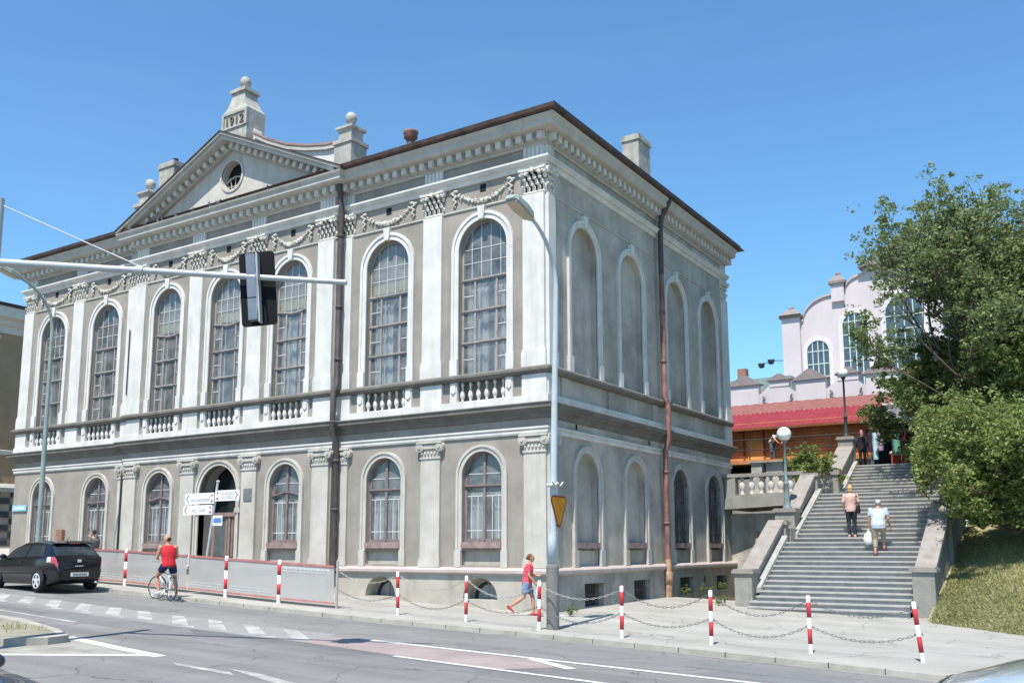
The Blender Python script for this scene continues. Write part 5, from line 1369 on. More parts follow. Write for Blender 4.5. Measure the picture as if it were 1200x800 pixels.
# traffic signal on a mast arm
t = thing('traffic_light_mast', 'steel mast with a long arm carrying a black backboard signal seen from behind', 'traffic light', (-3.50,-14.15,g(-3.5)+.05))
z0 = g(-3.6)+.05
MAST = mat('mast_grey_steel', (.40,.42,.42), .45, .12, 3, metal=.15)
mb = MB(); mb.tube([(0,0,0),(0,0,8.3-z0)], [.13,.10], 14); mb.lathe([(.22,0),(.22,.03),(.14,.05)], (0,0,0), 12); mb.build('mast', MAST, t, False)
A0 = Vector((0,0,7.07-z0)); A1 = Vector((5.70,3.35,6.59-z0)); 
mb = MB(); mb.tube([A0, A0.lerp(A1,.5), A1], [.075,.06,.05], 12); q = A0.lerp(A1,.42); dd = (A1-A0).normalized(); mb.tube([q-dd*.07,q+dd*.07], .085, 12); mb.build('arm', MAST, t, False)
mb = MB(); mb.tube([(0,0,8.2-z0), A0.lerp(A1,.45)], .012, 5); mb.build('stay_cable', MAST, t, False)
hd = thing('signal_head', None, None); hd.parent = t
hp = A0.lerp(A1, .745); hd.location = hp; hd.rotation_euler = (0, R(-5), math.atan2(3.42, 5.82))
bm_ = MB()
def rrect(w, h, y, r_=.07, k=4, cz=0):
    P = []
    for (sx, sz, a0) in ((1,1,0),(-1,1,90),(-1,-1,180),(1,-1,270)):
        for i in range(k+1):
            a = R(a0+90*i/k); P.append((sx*(w-r_)+r_*math.cos(a), y, cz+sz*(h-r_)+r_*math.sin(a)))
    return P
bm_.prism(rrect(.33,.70,.13,cz=-.18), (0,.02,0)); me_ = bm_.mesh('backboard'); me_.materials.append(mat('black_backboard', (.006,.006,.007), .6, .2, 3, spec=.15))
o = bpy.data.objects.new('backboard', me_); col.objects.link(o); o.parent = hd
for k_ in range(3):
    mb = MB(); zc = .24-.42*k_
    mb.box(-.15,.02,-.05,.129,zc-.2,zc+.2)
    mb.tube([(0,.15,zc),(0,.36,zc)], [.13,.12], 14, False)
    me_ = mb.mesh('signal_housing'); me_.materials.append(mat('blue_grey_housing', (.15,.175,.215), .4, .15, 3, spec=.5)); o = bpy.data.objects.new('signal_housing', me_); col.objects.link(o); o.parent = hd
mb = MB(); mb.box(.03,.06,-.04,.12,-.85,.45); mb.tube([(.06,-.12,0),(.06,-.02,.02)], .04, 8); mb.tube([(.07,-.15,.3),(.09,-.2,-.1),(.07,-.18,-.5),(.03,-.12,-.72)], .012, 5)
me_ = mb.mesh('mounting_bracket'); me_.materials.append(MAST); o = bpy.data.objects.new('mounting_bracket', me_); col.objects.link(o); o.parent = hd
# ================================================================== vehicles
def interp(P, x):
    if x <= P[0][0]: return P[0][1]
    for (a, b_), (c, d) in zip(P, P[1:]):
        if x <= c:
            t = (x-a)/(c-a); t = t*t*(3-2*t)*.35+t*.65; return b_+(d-b_)*t
    return P[-1][1]
def make_car(label, loc, rz, paint, sc=1.0, group=None, hatch=True):
    t = thing('parked_car' if False else 'car', label, 'car', loc, rz, group); t.scale = (sc, sc, sc)
    if hatch: TOP = [(-1.97,.60),(-1.95,.78),(-1.88,.96),(-1.72,1.14),(-1.52,1.32),(-1.38,1.385),(-1.0,1.425),(-.4,1.44),(.1,1.42),(.45,1.32),(1.1,.95),(1.55,.86),(1.9,.72),(2.0,.62),(2.05,.5)]
    else: TOP = [(-2.2,.60),(-2.17,.80),(-2.1,.94),(-1.6,1.0),(-1.2,1.22),(-.8,1.40),(-.3,1.45),(.2,1.43),(.6,1.30),(1.2,.98),(1.7,.88),(2.0,.74),(2.1,.62),(2.14,.5)]
    X0, X1 = TOP[0][0], TOP[-1][0]
    def wid(x):
        u = (x-(X0+X1)/2)/((X1-X0)/2); e = max(0, 1-abs(u)**5.5)
        return .60+.245*e**.6
    def zbot(x): return .2+.14*max(0, abs(x)-1.6)/.4
    def belt(x): return min(interp(TOP, x)-.025, .90-.03*x)
    def S(x, q):
        "q in [0,1] from the sill middle round to the roof centre line"
        w = wid(x); zt = interp(TOP, x); bl = belt(x); zb = zbot(x); gh = max(0, zt-bl)
        wr = w-.04-.42*gh
        if q < .15: return (x, (w-.06)*q/.15, zb)
        if q < .5:
            s_ = (q-.15)/.35; return (x, w-.06*(1-s_)**3-.015*s_**4, zb+(bl-zb)*s_)
        if q < .8:
            s_ = (q-.5)/.3; return (x, (w-.015)+(wr-w+.015)*s_**1.05, bl+(zt-.09*min(1, gh/.2)-bl)*s_)
        s_ = (q-.8)/.2; return (x, wr*math.cos(s_*math.pi/2)**.85 if s_ < 1 else 0, zt-.09*min(1, gh/.2)*(1-math.sin(s_*math.pi/2)))
    def patch(name, x0, x1, q0, q1, m, off=.006, nx=14, nq=6, sides=(-1, 1), parent=None, xf=None):
        for sg in sides:
            mb = MB(); vs = []
            for i in range(nx+1):
                for j in range(nq+1):
                    q = q0+(q1-q0)*j/nq; a, c = (x0, x1) if xf is None else xf(j/nq)
                    x = a+(c-a)*i/nx; p = Vector(S(x, q))
                    e = 1e-3; du = Vector(S(x+e, q))-Vector(S(x-e, q)); dq = Vector(S(x, min(1,q+e)))-Vector(S(x, max(0,q-e))); n = dq.cross(du) if False else du.cross(dq)
                    if n.length > 1e-12:
                        n.normalize()
                        if n.dot(p-Vector((p.x*.9,0,.6))) < 0: n = -n
                        p = p+n*off
                    vs.append((p.x, sg*p.y, p.z))
            mb.add(vs, [(i*(nq+1)+j,(i+1)*(nq+1)+j,(i+1)*(nq+1)+j+1,i*(nq+1)+j+1) for i in range(nx) for j in range(nq)], True)
            mb.build(name, m, parent or t, False)
    nx, nq = 90, 40; mb = MB()
    for sg in (1, -1):
        vs = []
        for i in range(nx+1):
            x = X0+(X1-X0)*i/nx
            for j in range(nq+1): p = S(x, j/nq); vs.append((p[0], sg*p[1], p[2]))
        mb.add(vs, [(i*(nq+1)+j,(i+1)*(nq+1)+j,(i+1)*(nq+1)+j+1,i*(nq+1)+j+1) for i in range(nx) for j in range(nq)], True)
        for x, d in ((X0, 0), (X1, 0)): mb.poly([(S(x, j/nq)[0], sg*S(x, j/nq)[1], S(x, j/nq)[2]) for j in range(nq+1)]+[(x, 0, zbot(x))])
    body = mb.build('body', paint, t, False)
    CG = mat('dark_car_glass', (.02,.028,.035), .04, .2, 2, spec=.8); BLK = mat('black_car_plastic', (.02,.02,.022), .5, .2, 5)
    xs0, xs1 = (-1.42, .92) if hatch else (-1.25, 1.0)
    patch('side_window', 0, 0, .54, .775, CG, .006, 16, 6, (-1, 1), None, lambda s_: (xs0+.22*s_, -.42))
    patch('side_window', 0, 0, .54, .775, CG, .006, 16, 6, (-1, 1), None, lambda s_: (-.36, xs1-.50*s_))
    patch('windscreen', .52, 1.04, .83, 1.0, CG, .006, 10, 8)
    patch('rear_window', -1.83 if hatch else -1.55, -1.5 if hatch else -.95, .83, 1.0, CG, .006, 10, 8)
    patch('side_moulding', -1.85, 1.9, .29, .31, BLK, .008, 30, 1)
    patch('bumper', X0+.0, X0+.32, .2, .33, BLK, .012, 8, 4); patch('bumper', X1-.3, X1, .2, .36, paint, .012, 8, 4)
    TLR = mat('tail_lamp_red', (.42,.05,.06), .15, .15, 5, spec=.7); TLW = mat('tail_lamp_white', (.6,.55,.58), .15, .1, 5, spec=.7)
    patch('tail_lamp', X0+.02, X0+.22, .42, .56, TLR, .012, 6, 6); patch('tail_lamp_edge', X0+.22, X0+.36, .44, .53, TLW, .012, 6, 6)
    patch('headlamp', X1-.28, X1-.06, .38, .6, TLW, .012, 6, 6)
    for sg in (-1, 1):
        mb = MB(); mb.ell((.72, sg*.92, .98), .07, .11, .075, 10, 6); mb.tube([(.74,sg*.8,.93),(.72,sg*.88,.96)], .025, 6); mb.build('wing_mirror', paint, t, False)
        mb = MB(); mb.box(-.28,-.12,sg*.845-.012,sg*.845+.012,.80,.83); mb.build('door_handle', BLK, t, False)
    # wheels
    RUB = mat('tyre_rubber', (.018,.018,.019), .8, .2, 8); ALU = mat('alloy_rim', (.66,.66,.68), .35, .1, 6, metal=.25)
    for x in (-1.22, 1.28):
        for sg in (-1, 1):
            c = Vector((x, sg*.76, .30)); mb = MB()
            P = [(.20,-.085),(.27,-.095),(.298,-.07),(.302,0),(.298,.07),(.27,.095),(.20,.085)]; rings = []
            for r_, y in P: rings.append([c+Vector((r_*math.cos(a*math.pi/12), y*1.05, r_*math.sin(a*math.pi/12))) for a in range(24)])
            mb.loft(rings, True); w = mb.build('wheel', RUB, t, False)
            mb = MB()
            mb.tube([c+Vector((0,sg*.07,0)), c+Vector((0,sg*.103,0))], .055, 12, True, False)
            for k in range(5):
                a = k*2*math.pi/5+.3; d = Vector((math.cos(a),0,math.sin(a))); n = Vector((-math.sin(a),0,math.cos(a))); y = Vector((0,sg*.104,0)); y0_ = Vector((0,sg*.08,0))
                mb.hexa([c+d*.03-n*.035+y0_,c+d*.2-n*.028+y0_,c+d*.2+n*.028+y0_,c+d*.03+n*.035+y0_,c+d*.03-n*.035+y,c+d*.2-n*.028+y,c+d*.2+n*.028+y,c+d*.03+n*.035+y])
            ro = [c+Vector((.215*math.cos(a*math.pi/12), sg*.1, .215*math.sin(a*math.pi/12))) for a in range(24)]; ri = [c+Vector((.185*math.cos(a*math.pi/12), sg*.105, .185*math.sin(a*math.pi/12))) for a in range(24)]; rk_ = [c+Vector((.185*math.cos(a*math.pi/12), sg*.06, .185*math.sin(a*math.pi/12))) for a in range(24)]
            mb.loft([ro, ri, rk_], False, False); mb.build('rim', ALU, w, False)
            mb = MB(); n_ = 18; rings = []
            for r_, dy in ((.315,.0),(.315,.012),(.36,.012),(.36,-.01)):
                rings.append([Vector((x+r_*math.cos(math.pi*k/n_), sg*(wid(x)-.004+dy), .30+r_*math.sin(math.pi*k/n_))) for k in range(n_+1)])
            for a, c_ in zip(rings, rings[1:]):
                for k in range(n_): mb.poly([a[k],a[k+1],c_[k+1],c_[k]])
            P = [Vector((x+.315*math.cos(math.pi*k/n_), sg*(wid(x)+.002), .30+.315*math.sin(math.pi*k/n_))) for k in range(n_+1)]
            mb.poly(P+[Vector((x-.3,sg*(wid(x)-.03),.2)),Vector((x+.3,sg*(wid(x)-.03),.2))][:0]); mb.build('wheel_arch', BLK, t, False)
    # rear details
    mb = MB(); mb.box(X0-.03,X0-.008,-.26,.26,.42,.53); o = mb.build('number_plate', mat('white_plate', (.68,.68,.66), .4, .05, 5), t, False)
    mb = MB()
    for k in range(7): mb.box(X0-.034,X0-.031,-.2+.06*k,-.165+.06*k,.45,.50)
    mb.build('plate_lettering', SK, o, False)
    if hatch:
        mb = MB(); mb.hexa([(-1.58,-.56,1.345),(-1.58,.56,1.345),(-1.3,.56,1.41),(-1.3,-.56,1.41),(-1.6,-.56,1.365),(-1.6,.56,1.365),(-1.3,.56,1.43),(-1.3,-.56,1.43)]); sp_ = mb.build('roof_spoiler', paint, t, False)
        mb = MB(); mb.box(-1.612,-1.598,-.16,.16,1.345,1.365); mb.build('high_brake_lamp', TLR, sp_, False)
        mb = MB(); mb.box(X0+.02,X0+.05,-.05,.05,.82,.9); mb.build('badge', ALU, t, False)
        mb = MB()
        for k in range(5): mb.box(X0+.0,X0+.012,-.1+.05*k,-.07+.05*k,.70,.725)
        mb.build('tailgate_letters', ALU, t, False)
        mb = MB(); mb.tube([(-1.95,-.5,.24),(-2.02,-.5,.24)], .03, 8); mb.build('exhaust', ALU, t, False)
        mb = MB(); mb.tube([(-1.15,0,1.41),(-1.3,0,1.55)], [.012,.004], 5); mb.build('aerial', BLK, t, False)
    return t
CARBLACK = mat('black_car_paint', (.004,.0045,.006), .16, .1, 3, spec=.4, coat=.5); CARSILVER = mat('silver_green_car_paint', (.42,.47,.48), .25, .06, 3, metal=.3, coat=1.0); CARDARK = mat('dark_blue_car_paint', (.02,.025,.04), .15, .1, 3, coat=1.0)
hc = make_car('black hatchback driving away up the street past the hall', (-15.2,-5.7,g(-15.1)+RD), R(176), CARBLACK, 1.06)
make_car('silver green car whose roof just shows at the bottom right corner', (13.2,-16.2,g(13.2)+RD), R(180), CARSILVER, 1.13, None, True)
make_car('dark blue car whose windscreen just shows at the bottom left corner', (3.95,-19.0,g(4)+RD), R(4), CARDARK, 1.0, None, False)
# ================================================================== people
SKIN = mat('skin', (.50,.29,.20), .55, .06, 9); SKINR = mat('tanned_skin', (.46,.24,.16), .55, .06, 9)
def remesh(o, v=.012, it=4):
    m = o.modifiers.new('remesh', 'REMESH'); m.mode = 'VOXEL'; m.voxel_size = v; m.use_smooth_shade = True
    s_ = o.modifiers.new('smooth', 'SMOOTH'); s_.iterations = it; s_.factor = .5
def ering(c, rx, ry, n=16, tilt=None):
    c = Vector(c); X = Vector((1,0,0)); Y = Vector((0,1,0))
    if tilt: X, Y = tilt
    return [c+X*rx*math.cos(2*math.pi*k/n)+Y*ry*math.sin(2*math.pi*k/n) for k in range(n)]
BASE = dict(pelvis=(0,0,.95), waist=(0,0,1.10), chest=(0,0,1.29), sh=(0,-.01,1.42), neck=(0,0,1.49), head=(0,.02,1.63),
    Ls=(-.19,-.01,1.41), Le=(-.245,-.03,1.13), Lw=(-.25,.05,.89), Rs=(.19,-.01,1.41), Re=(.245,-.03,1.13), Rw=(.25,.05,.89),
    Lh=(-.09,0,.93), Lk=(-.10,.02,.50), La=(-.10,-.02,.085), Rh=(.09,0,.93), Rk=(.10,.02,.50), Ra=(.10,-.02,.085), Lt=(0,1), Rt=(0,1))
def person(label, loc, rz, pose, H=1.75, skin=None, hair=None, hairstyle='short', shirt=None, sleeve=.55, shirt_hem=.0, pants=None, pant_to=1.0, shoes=None, skirt=None, build=1.0, look=(0,1), group=None, shirt_low=True):
    skin = skin or SKIN
    J = {k: Vector(v) for k, v in {**BASE, **pose}.items() if not isinstance(v, float)}
    s_ = H/1.75; B = build
    # body
    mb = MB()
    def torso(mb, e=0.0, lo=0, hi=99):
        pts = [(J['pelvis']-Vector((0,0,.06)), .13*B+e, .10*B+e), (J['pelvis'], .165*B+e, .115*B+e), (J['waist'], .145*B+e, .105*B+e), (J['chest'], .175*B+e, .12*B+e), (J['sh']-Vector((0,0,.03)), .17*B+e, .105*B+e), (J['sh']+(J['neck']-J['sh'])*.45, .105*B+e, .08+e), (J['neck'], .058+e*.6, .06+e*.6)]
        pts = pts[lo:hi]
        mb.loft([ering(*p) for p in pts])
    torso(mb)
    mb.tube([J['neck']-Vector((0,0,.04)), J['head']-Vector((0,0,.05))], [.058,.052], 12)
    lk = Vector((look[0], look[1], 0)).normalized(); ang = math.atan2(-lk.x, lk.y); M = Matrix.Rotation(ang, 3, 'Z')
    h = J['head']
    mb.ell(h+Vector((0,0,.015)), .074, .092, .105, 16, 12, M); mb.ell(h+M@Vector((0,.03,-.055)), .052, .055, .06, 12, 8, M)
    mb.ell(h+M@Vector((0,.098,-.02)), .014, .02, .026, 8, 6, M); mb.ell(h+M@Vector((0,.085,-.068)), .026, .012, .010, 8, 6, M)
    for sx in (-1, 1): mb.ell(h+M@Vector((sx*.076,-.005,-.01)), .012, .022, .034, 8, 6, M)
    for S_ in 'LR':
        sh, el, wr = J[S_+'s'], J[S_+'e'], J[S_+'w']
        mb.tube([sh, sh.lerp(el,.5), el, el.lerp(wr,.4), wr], [.055*B,.047*B,.039,.038,.026], 12)
        mb.ell(sh, .06*B, .055*B, .055*B, 12, 8)
        d = (wr-el).normalized(); sx = -1 if S_ == 'L' else 1
        side = Vector((0,1,0))-d*d.y; side.normalize(); nrm = d.cross(side)
        pc = wr+d*.05
        rings = []
        for t_, w_, th in ((-.01,.026,.02),(.03,.038,.017),(.085,.042,.014)):
            rings.append([wr+d*t_+side*w_*math.cos(a*math.pi/6)+nrm*th*math.sin(a*math.pi/6) for a in range(12)])
        mb.loft(rings)
        for f_, (o_, L_) in enumerate(((.031,.068),(.011,.078),(-.010,.072),(-.030,.055))):
            b0 = wr+d*.08+side*o_; b1 = b0+d*L_*.5-nrm*sx*.012; b2 = b1+d*L_*.38-nrm*sx*.03; mb.tube([b0,b1,b2],[.0095,.009,.0075],7)
        b0 = wr+d*.03+side*.035; b1 = b0+d*.035+side*.025; b2 = b1+d*.03+side*.003; mb.tube([b0,b1,b2],[.012,.011,.009],7)
        hp, kn, an = J[S_+'h'], J[S_+'k'], J[S_+'a']
        mb.tube([hp, hp.lerp(kn,.45), kn, kn.lerp(an,.35), an], [.09*B,.078*B,.054,.054,.036], 14)
        t2 = Vector((J[S_+'t'].x, J[S_+'t'].y, 0)).normalized()
        rings = []
        pitch = pose.get(S_+'p', 0)
        td = Vector((t2.x, t2.y, -pitch)).normalized(); sd = Vector((-t2.y, t2.x, 0)); ud = sd.cross(td)*-1
        if ud.z < 0: ud = -ud
        for q, w_, hh in ((-.07,.028,.03),(-.03,.036,.045),(.06,.042,.035),(.14,.042,.022),(.185,.025,.015)):
            c = an+td*q-ud*.045; rings.append([c+sd*w_*math.cos(a*math.pi/6)+ud*hh*math.sin(a*math.pi/6) for a in range(12)])
        mb.loft(rings)
    o = mb.build('person', skin); remesh(o, .0095, 3)
    o.location = loc; o.rotation_euler = (0,0,rz); o.scale = (s_,)*3
    tag(o, label, 'person', group)
    def child(mb, nm, m, v=.012, it=3):
        c = mb.build(nm, m, o, False)
        if v: remesh(c, v, it)
        return c
    e = MB()
    for sx in (-1, 1): e.ell(h+M@Vector((sx*.03,.083,.012)), .009, .007, .007, 8, 6, M)
    child(e, 'eyes', mat('dark_eye', (.03,.02,.02), .3, .1, 5), None)
    if hair:
        mb = MB()
        if hairstyle == 'bald_fringe':
            mb.ell(h+M@Vector((0,-.035,.0)), .082, .072, .066, 14, 10, M)
        elif hairstyle == 'short':
            mb.ell(h+M@Vector((0,-.022,.038)), .082, .088, .092, 14, 10, M)
        elif hairstyle == 'bob':
            mb.ell(h+M@Vector((0,-.024,.03)), .094, .097, .105, 14, 10, M); mb.ell(h+M@Vector((0,-.05,-.05)), .085, .055, .075, 14, 10, M)
        elif hairstyle == 'bun':
            mb.ell(h+M@Vector((0,-.026,.034)), .086, .092, .098, 14, 10, M); mb.ell(h+M@Vector((0,-.10,.0)), .05, .05, .05, 12, 8, M)
        child(mb, 'hair', hair, .01, 2)
    if shirt:
        mb = MB()
        low = [(J['pelvis']-Vector((0,0,.06+shirt_hem)), .172*B, .135*B), (J['pelvis'], .178*B, .138*B), (J['waist'], .165*B, .128*B), (J['chest'], .192*B, .138*B), (J['sh']-Vector((0,0,.03)), .185*B, .122*B), (J['sh']+(J['neck']-J['sh'])*.5, .115*B, .09), (J['sh']+(J['neck']-J['sh'])*.75, .078, .078)]
        if not shirt_low: low = low[1:]
        mb.loft([ering(*p) for p in low])
        if sleeve > 0:
            for S_ in 'LR':
                sh, el, wr = J[S_+'s'], J[S_+'e'], J[S_+'w']
                if sleeve <= 1: mb.tube([sh, sh.lerp(el, sleeve)], [.062*B,.057*B], 12)
                else: mb.tube([sh, el, el.lerp(wr, sleeve-1)], [.07*B,.055,.042], 12)
                mb.ell(sh, .063*B, .062*B, .060*B, 12, 8)
        child(mb, 'shirt', shirt)
    if pants:
        mb = MB()
        mb.loft([ering(J['pelvis']-Vector((0,0,.10)), .16*B, .125*B), ering(J['pelvis'], .176*B, .13*B), ering(J['pelvis']+(J['waist']-J['pelvis'])*.55, .165*B, .122*B)])
        for S_ in 'LR':
            hp, kn, an = J[S_+'h'], J[S_+'k'], J[S_+'a']
            if pant_to <= .5: mb.tube([hp, hp.lerp(kn, .5*pant_to*2), hp.lerp(kn, pant_to*2)], [.105*B,.098*B,.09*B], 14)
            else: mb.tube([hp, hp.lerp(kn,.45), kn, kn.lerp(an, (pant_to-.5)*2)], [.102*B,.09*B,.07,.056 if pant_to > .8 else .068], 14)
        child(mb, 'trousers' if pant_to > .5 else 'shorts', pants)
    if skirt:
        mb = MB(); c = (J['Lk']+J['Rk'])/2
        mb.loft([ering(J['pelvis']+Vector((0,0,.08)), .16*B, .12*B), ering(J['pelvis'], .185*B, .14*B), ering(J['pelvis'].lerp(Vector((c.x,c.y,J['pelvis'].z-.38)), 1), .21*B, .2*B)])
        child(mb, 'skirt', skirt)
    if shoes:
        mb = MB()
        for S_ in 'LR':
            an = J[S_+'a']; t2 = Vector((J[S_+'t'].x, J[S_+'t'].y, 0)).normalized(); pitch = pose.get(S_+'p', 0)
            td = Vector((t2.x, t2.y, -pitch)).normalized(); sd = Vector((-t2.y, t2.x, 0)); ud = sd.cross(td)*-1
            if ud.z < 0: ud = -ud
            rings = []
            for q, w_, hh in ((-.085,.034,.035),(-.03,.043,.05),(.06,.048,.036),(.14,.047,.026),(.20,.028,.02)):
                c = an+td*q-ud*.048; rings.append([c+sd*w_*math.cos(a*math.pi/6)+ud*hh*math.sin(a*math.pi/6) for a in range(12)])
            mb.loft(rings)
        child(mb, 'shoes', shoes, .01, 2)
    return o
def cloth(name, c, var=.12): return mat(name, c, .9, var*1.6, 7, .9, 16)
# --- cyclist standing over his bicycle, right foot down
BZ_ = g(-10.3)+RD; BX, BY = -9.95, -5.15; BR = R(75)
bk = thing('bicycle', 'grey and white city bicycle the man in red is straddling at the kerb', 'bicycle', (BX, BY, BZ_), BR)
WHT = mat('bike_white_frame', (.62,.63,.64), .3, .1, 6, spec=.6); TYR = mat('bike_tyre', (.05,.045,.042), .8, .2, 8); CHR = mat('bike_chrome', (.5,.5,.5), .25, .1, 6, metal=.8)
def wheel(y, r_=.345, yaw=0):
    c = Vector((0,y,r_)); Mz = Matrix.Rotation(yaw, 3, 'Z'); n = 32
    mb = MB(); mb.tube([c+Mz@Vector((0, r_*.955*math.cos(2*math.pi*k/n), r_*.955*math.sin(2*math.pi*k/n))) for k in range(n+1)], .019, 8, False); w = mb.build('wheel', TYR, bk, False)
    mb = MB(); mb.tube([c+Mz@Vector((0, r_*.90*math.cos(2*math.pi*k/n), r_*.90*math.sin(2*math.pi*k/n))) for k in range(n+1)], .011, 6, False)
    for k in range(24):
        a = 2*math.pi*k/24; mb.tube([c+Mz@Vector((.02*(1 if k % 2 else -1),0,0)), c+Mz@Vector((0,r_*.9*math.cos(a),r_*.9*math.sin(a)))], .002, 4, False)
    mb.tube([c+Mz@Vector((-.05,0,0)),c+Mz@Vector((.05,0,0))], .02, 8); mb.build('rim', CHR, w, False)
wheel(-.52); wheel(.55, .345, R(26))
mb = MB(); BBk = Vector((0,-.08,.29)); SEAT = Vector((0,-.27,.80)); HT = Vector((0,.38,.84)); HB = Vector((0,.42,.68)); RA_ = Vector((0,-.52,.345))
for a, c, r_ in ((BBk,SEAT,.017),(SEAT-Vector((0,-.03,.08)),HT,.017),(BBk,HB,.02),(HT+Vector((0,-.01,.06)),HB,.02)): mb.tube([a,c], r_, 8)
for sx in (-1, 1):
    mb.tube([BBk+Vector((sx*.04,0,0)),RA_+Vector((sx*.06,0,0))], .010, 6); mb.tube([SEAT+Vector((sx*.02,0,-.1)),RA_+Vector((sx*.06,0,0))], .009, 6)
    mb.tube([HB+Vector((sx*.05,0,0)),Vector((sx*.055,.55,.345))], .012, 6)
mb.build('frame', WHT, bk, False)
mb = MB(); mb.tube([HT,HT+Vector((0,-.04,.2)),HT+Vector((0,.04,.24))], .013, 7); q = HT+Vector((0,.04,.24)); mb.tube([q+Vector((-.30,-.13,.03)),q+Vector((-.2,-.02,.02)),q,q+Vector((.2,-.02,.02)),q+Vector((.30,-.13,.03))], .012, 7); mb.build('handlebar', CHR, bk, False)
mb = MB(); mb.loft([ering(SEAT+Vector((0,-.06+.13*t,.10)),w,.02) for t, w in ((0,.05),)]+[ering(SEAT+Vector((0,.0,.13)),.09,.12), ering(SEAT+Vector((0,.0,.16)),.07,.1)]); mb.tube([SEAT,SEAT+Vector((0,-.02,.12))], .014, 7); mb.build('saddle', mat('black_saddle', (.02,.02,.02), .6, .1, 6), bk, False)
mb = MB(); 
for k in range(20): pass
mb.tube([BBk+Vector((-.03,0,0)),BBk+Vector((.03,0,0))], .085, 18, True, False)
for sg in (-1, 1): mb.tube([BBk+Vector((sg*.05,0,0)),BBk+Vector((sg*.06,sg*.1,sg*.13))], .011, 6); mb.box(*sorted((sg*.06,sg*.15)), BBk.y+sg*.1-.04, BBk.y+sg*.1+.04, BBk.z+sg*.13-.012, BBk.z+sg*.13+.012)
mb.build('crankset', CHR, bk, False)
mb = MB(); mb.box(-.10,.10,-.75,-.38,.735,.75); mb.box(-.09,-.08,-.72,-.70,.35,.735); mb.box(.08,.09,-.72,-.70,.35,.735); mb.build('luggage_rack', CHR, bk, False)
person('man in a red sleeveless top and navy shorts standing astride his bicycle', (BX, BY, BZ_), BR, dict(
    pelvis=(.0,-.17,.955), waist=(.0,-.15,1.10), chest=(.0,-.12,1.29), sh=(0,-.10,1.43), neck=(0,-.08,1.50), head=(-.02,-.05,1.645),
    Ls=(-.21,-.10,1.42), Le=(-.28,-.03,1.14), Lw=(-.16,.16,1.10), Rs=(.21,-.10,1.42), Re=(.28,-.05,1.14), Rw=(.16,.15,1.08),
    Lh=(-.10,-.17,.93), Lk=(-.19,.12,.62), La=(-.17,.0,.24), Rh=(.10,-.17,.93), Rk=(.24,-.10,.51), Ra=(.27,-.16,.085), Lt=(0,1), Rt=(.15,1), Lp=.1),
    1.86, SKINR, mat('dark_hair', (.03,.025,.02), .7, .2, 20), 'bald_fringe', cloth('red_vest', (.52,.025,.035)), 0, .0, cloth('navy_shorts', (.018,.022,.07)), .24, cloth('white_trainers', (.55,.55,.56)), None, 1.12, (-.75,.65))
# --- woman in coral at the corner
person('woman in a coral red blouse striding past the foot of the tall street lamp', (.02,-1.15,g(.0)+.005), math.atan2(-.84,.54)+R(-2), dict(
    pelvis=(0,0,.94), waist=(0,.02,1.09), chest=(0,.05,1.27), sh=(0,.055,1.40), neck=(0,.08,1.475), head=(0,.115,1.61),
    Ls=(-.18,.055,1.40), Le=(-.21,.02,1.14), Lw=(-.17,.27,1.12), Rs=(.18,.055,1.40), Re=(.23,.06,1.12), Rw=(.20,.22,.93),
    Lh=(-.09,0,.92), Lk=(-.09,.16,.50), La=(-.09,.19,.085), Rh=(.09,0,.92), Rk=(.09,-.10,.51), Ra=(.09,-.47,.26), Rp=.9),
    1.66, SKINR, mat('auburn_hair', (.13,.065,.035), .6, .25, 20), 'bun', cloth('coral_blouse', (.62,.085,.115)), .62, .05, cloth('denim_blue', (.16,.24,.36)), .36, cloth('red_sandals', (.42,.06,.06)), None, 1.05, (0,1))
bag = thing('carrier_bag', 'small white and blue carrier bag held by the woman in coral', 'bag', (.38,-1.2,g(.4)+.42), R(-60))
mb = MB(); mb.loft([ering((0,0,0),.13,.06), ering((0,0,.12),.16,.075), ering((0,0,.30),.13,.03), ering((0,0,.36),.05,.012)]); mb.build('bag_body', cloth('pale_blue_bag', (.38,.52,.66)), bag, False)
mb = MB(); mb.tube([(-.06,0,.33),(-.03,0,.46),(.03,0,.46),(.06,0,.33)], .008, 6); mb.build('handle', cloth('white_bag', (.75,.76,.78)), bag, False)
# --- walker behind the fence
person('dark haired man in a grey shirt walking behind the fence', (-17.15,-2.8,pave_z(-17.1,-2.8)), R(110), dict(Lk=(-.10,.16,.50), La=(-.1,.12,.085), Rk=(.1,-.02,.5), Ra=(.1,-.25,.15), Rp=.5), 1.78, SKINR, mat('dark_hair', (.03,.025,.02), .7, .2, 20), 'short', cloth('grey_shirt', (.13,.125,.12)), .6, 0, cloth('dark_jeans', (.05,.055,.07)), 1.0, cloth('brown_shoes', (.08,.05,.035)), None, 1.3)
# --- the two on the stairs
wz = 1.988+.155
WS = person('blonde woman in a pale pink top and black leggings climbing the stairway', (5.85,10.72,wz), R(6), dict(
    Lk=(-.09,.04,.50), La=(-.09,-.03,.085), Rk=(.09,.05,.5), Ra=(.09,.0,.085), Le=(-.25,-.02,1.15), Lw=(-.24,.08,.92), Re=(.25,.0,1.15), Rw=(.23,.18,.97)),
    1.78, SKIN, mat('blonde_hair', (.50,.32,.15), .6, .2, 20), 'bob', cloth('pale_pink_top', (.58,.37,.33)), .9, .03, cloth('black_leggings', (.022,.024,.035)), .97, cloth('beige_shoes', (.45,.30,.24)), None, 1.04)
hb = thing('shoulder_bag', 'black shoulder bag on the right side of the blonde woman', 'bag', (6.10,10.66,wz+.82), R(80))
mb = MB(); mb.loft([ering((0,0,0),.13,.05), ering((0,0,.08),.16,.06), ering((0,0,.22),.14,.05), ering((0,0,.25),.11,.03)]); mb.build('bag_body', cloth('black_bag', (.02,.02,.022)), hb, False)
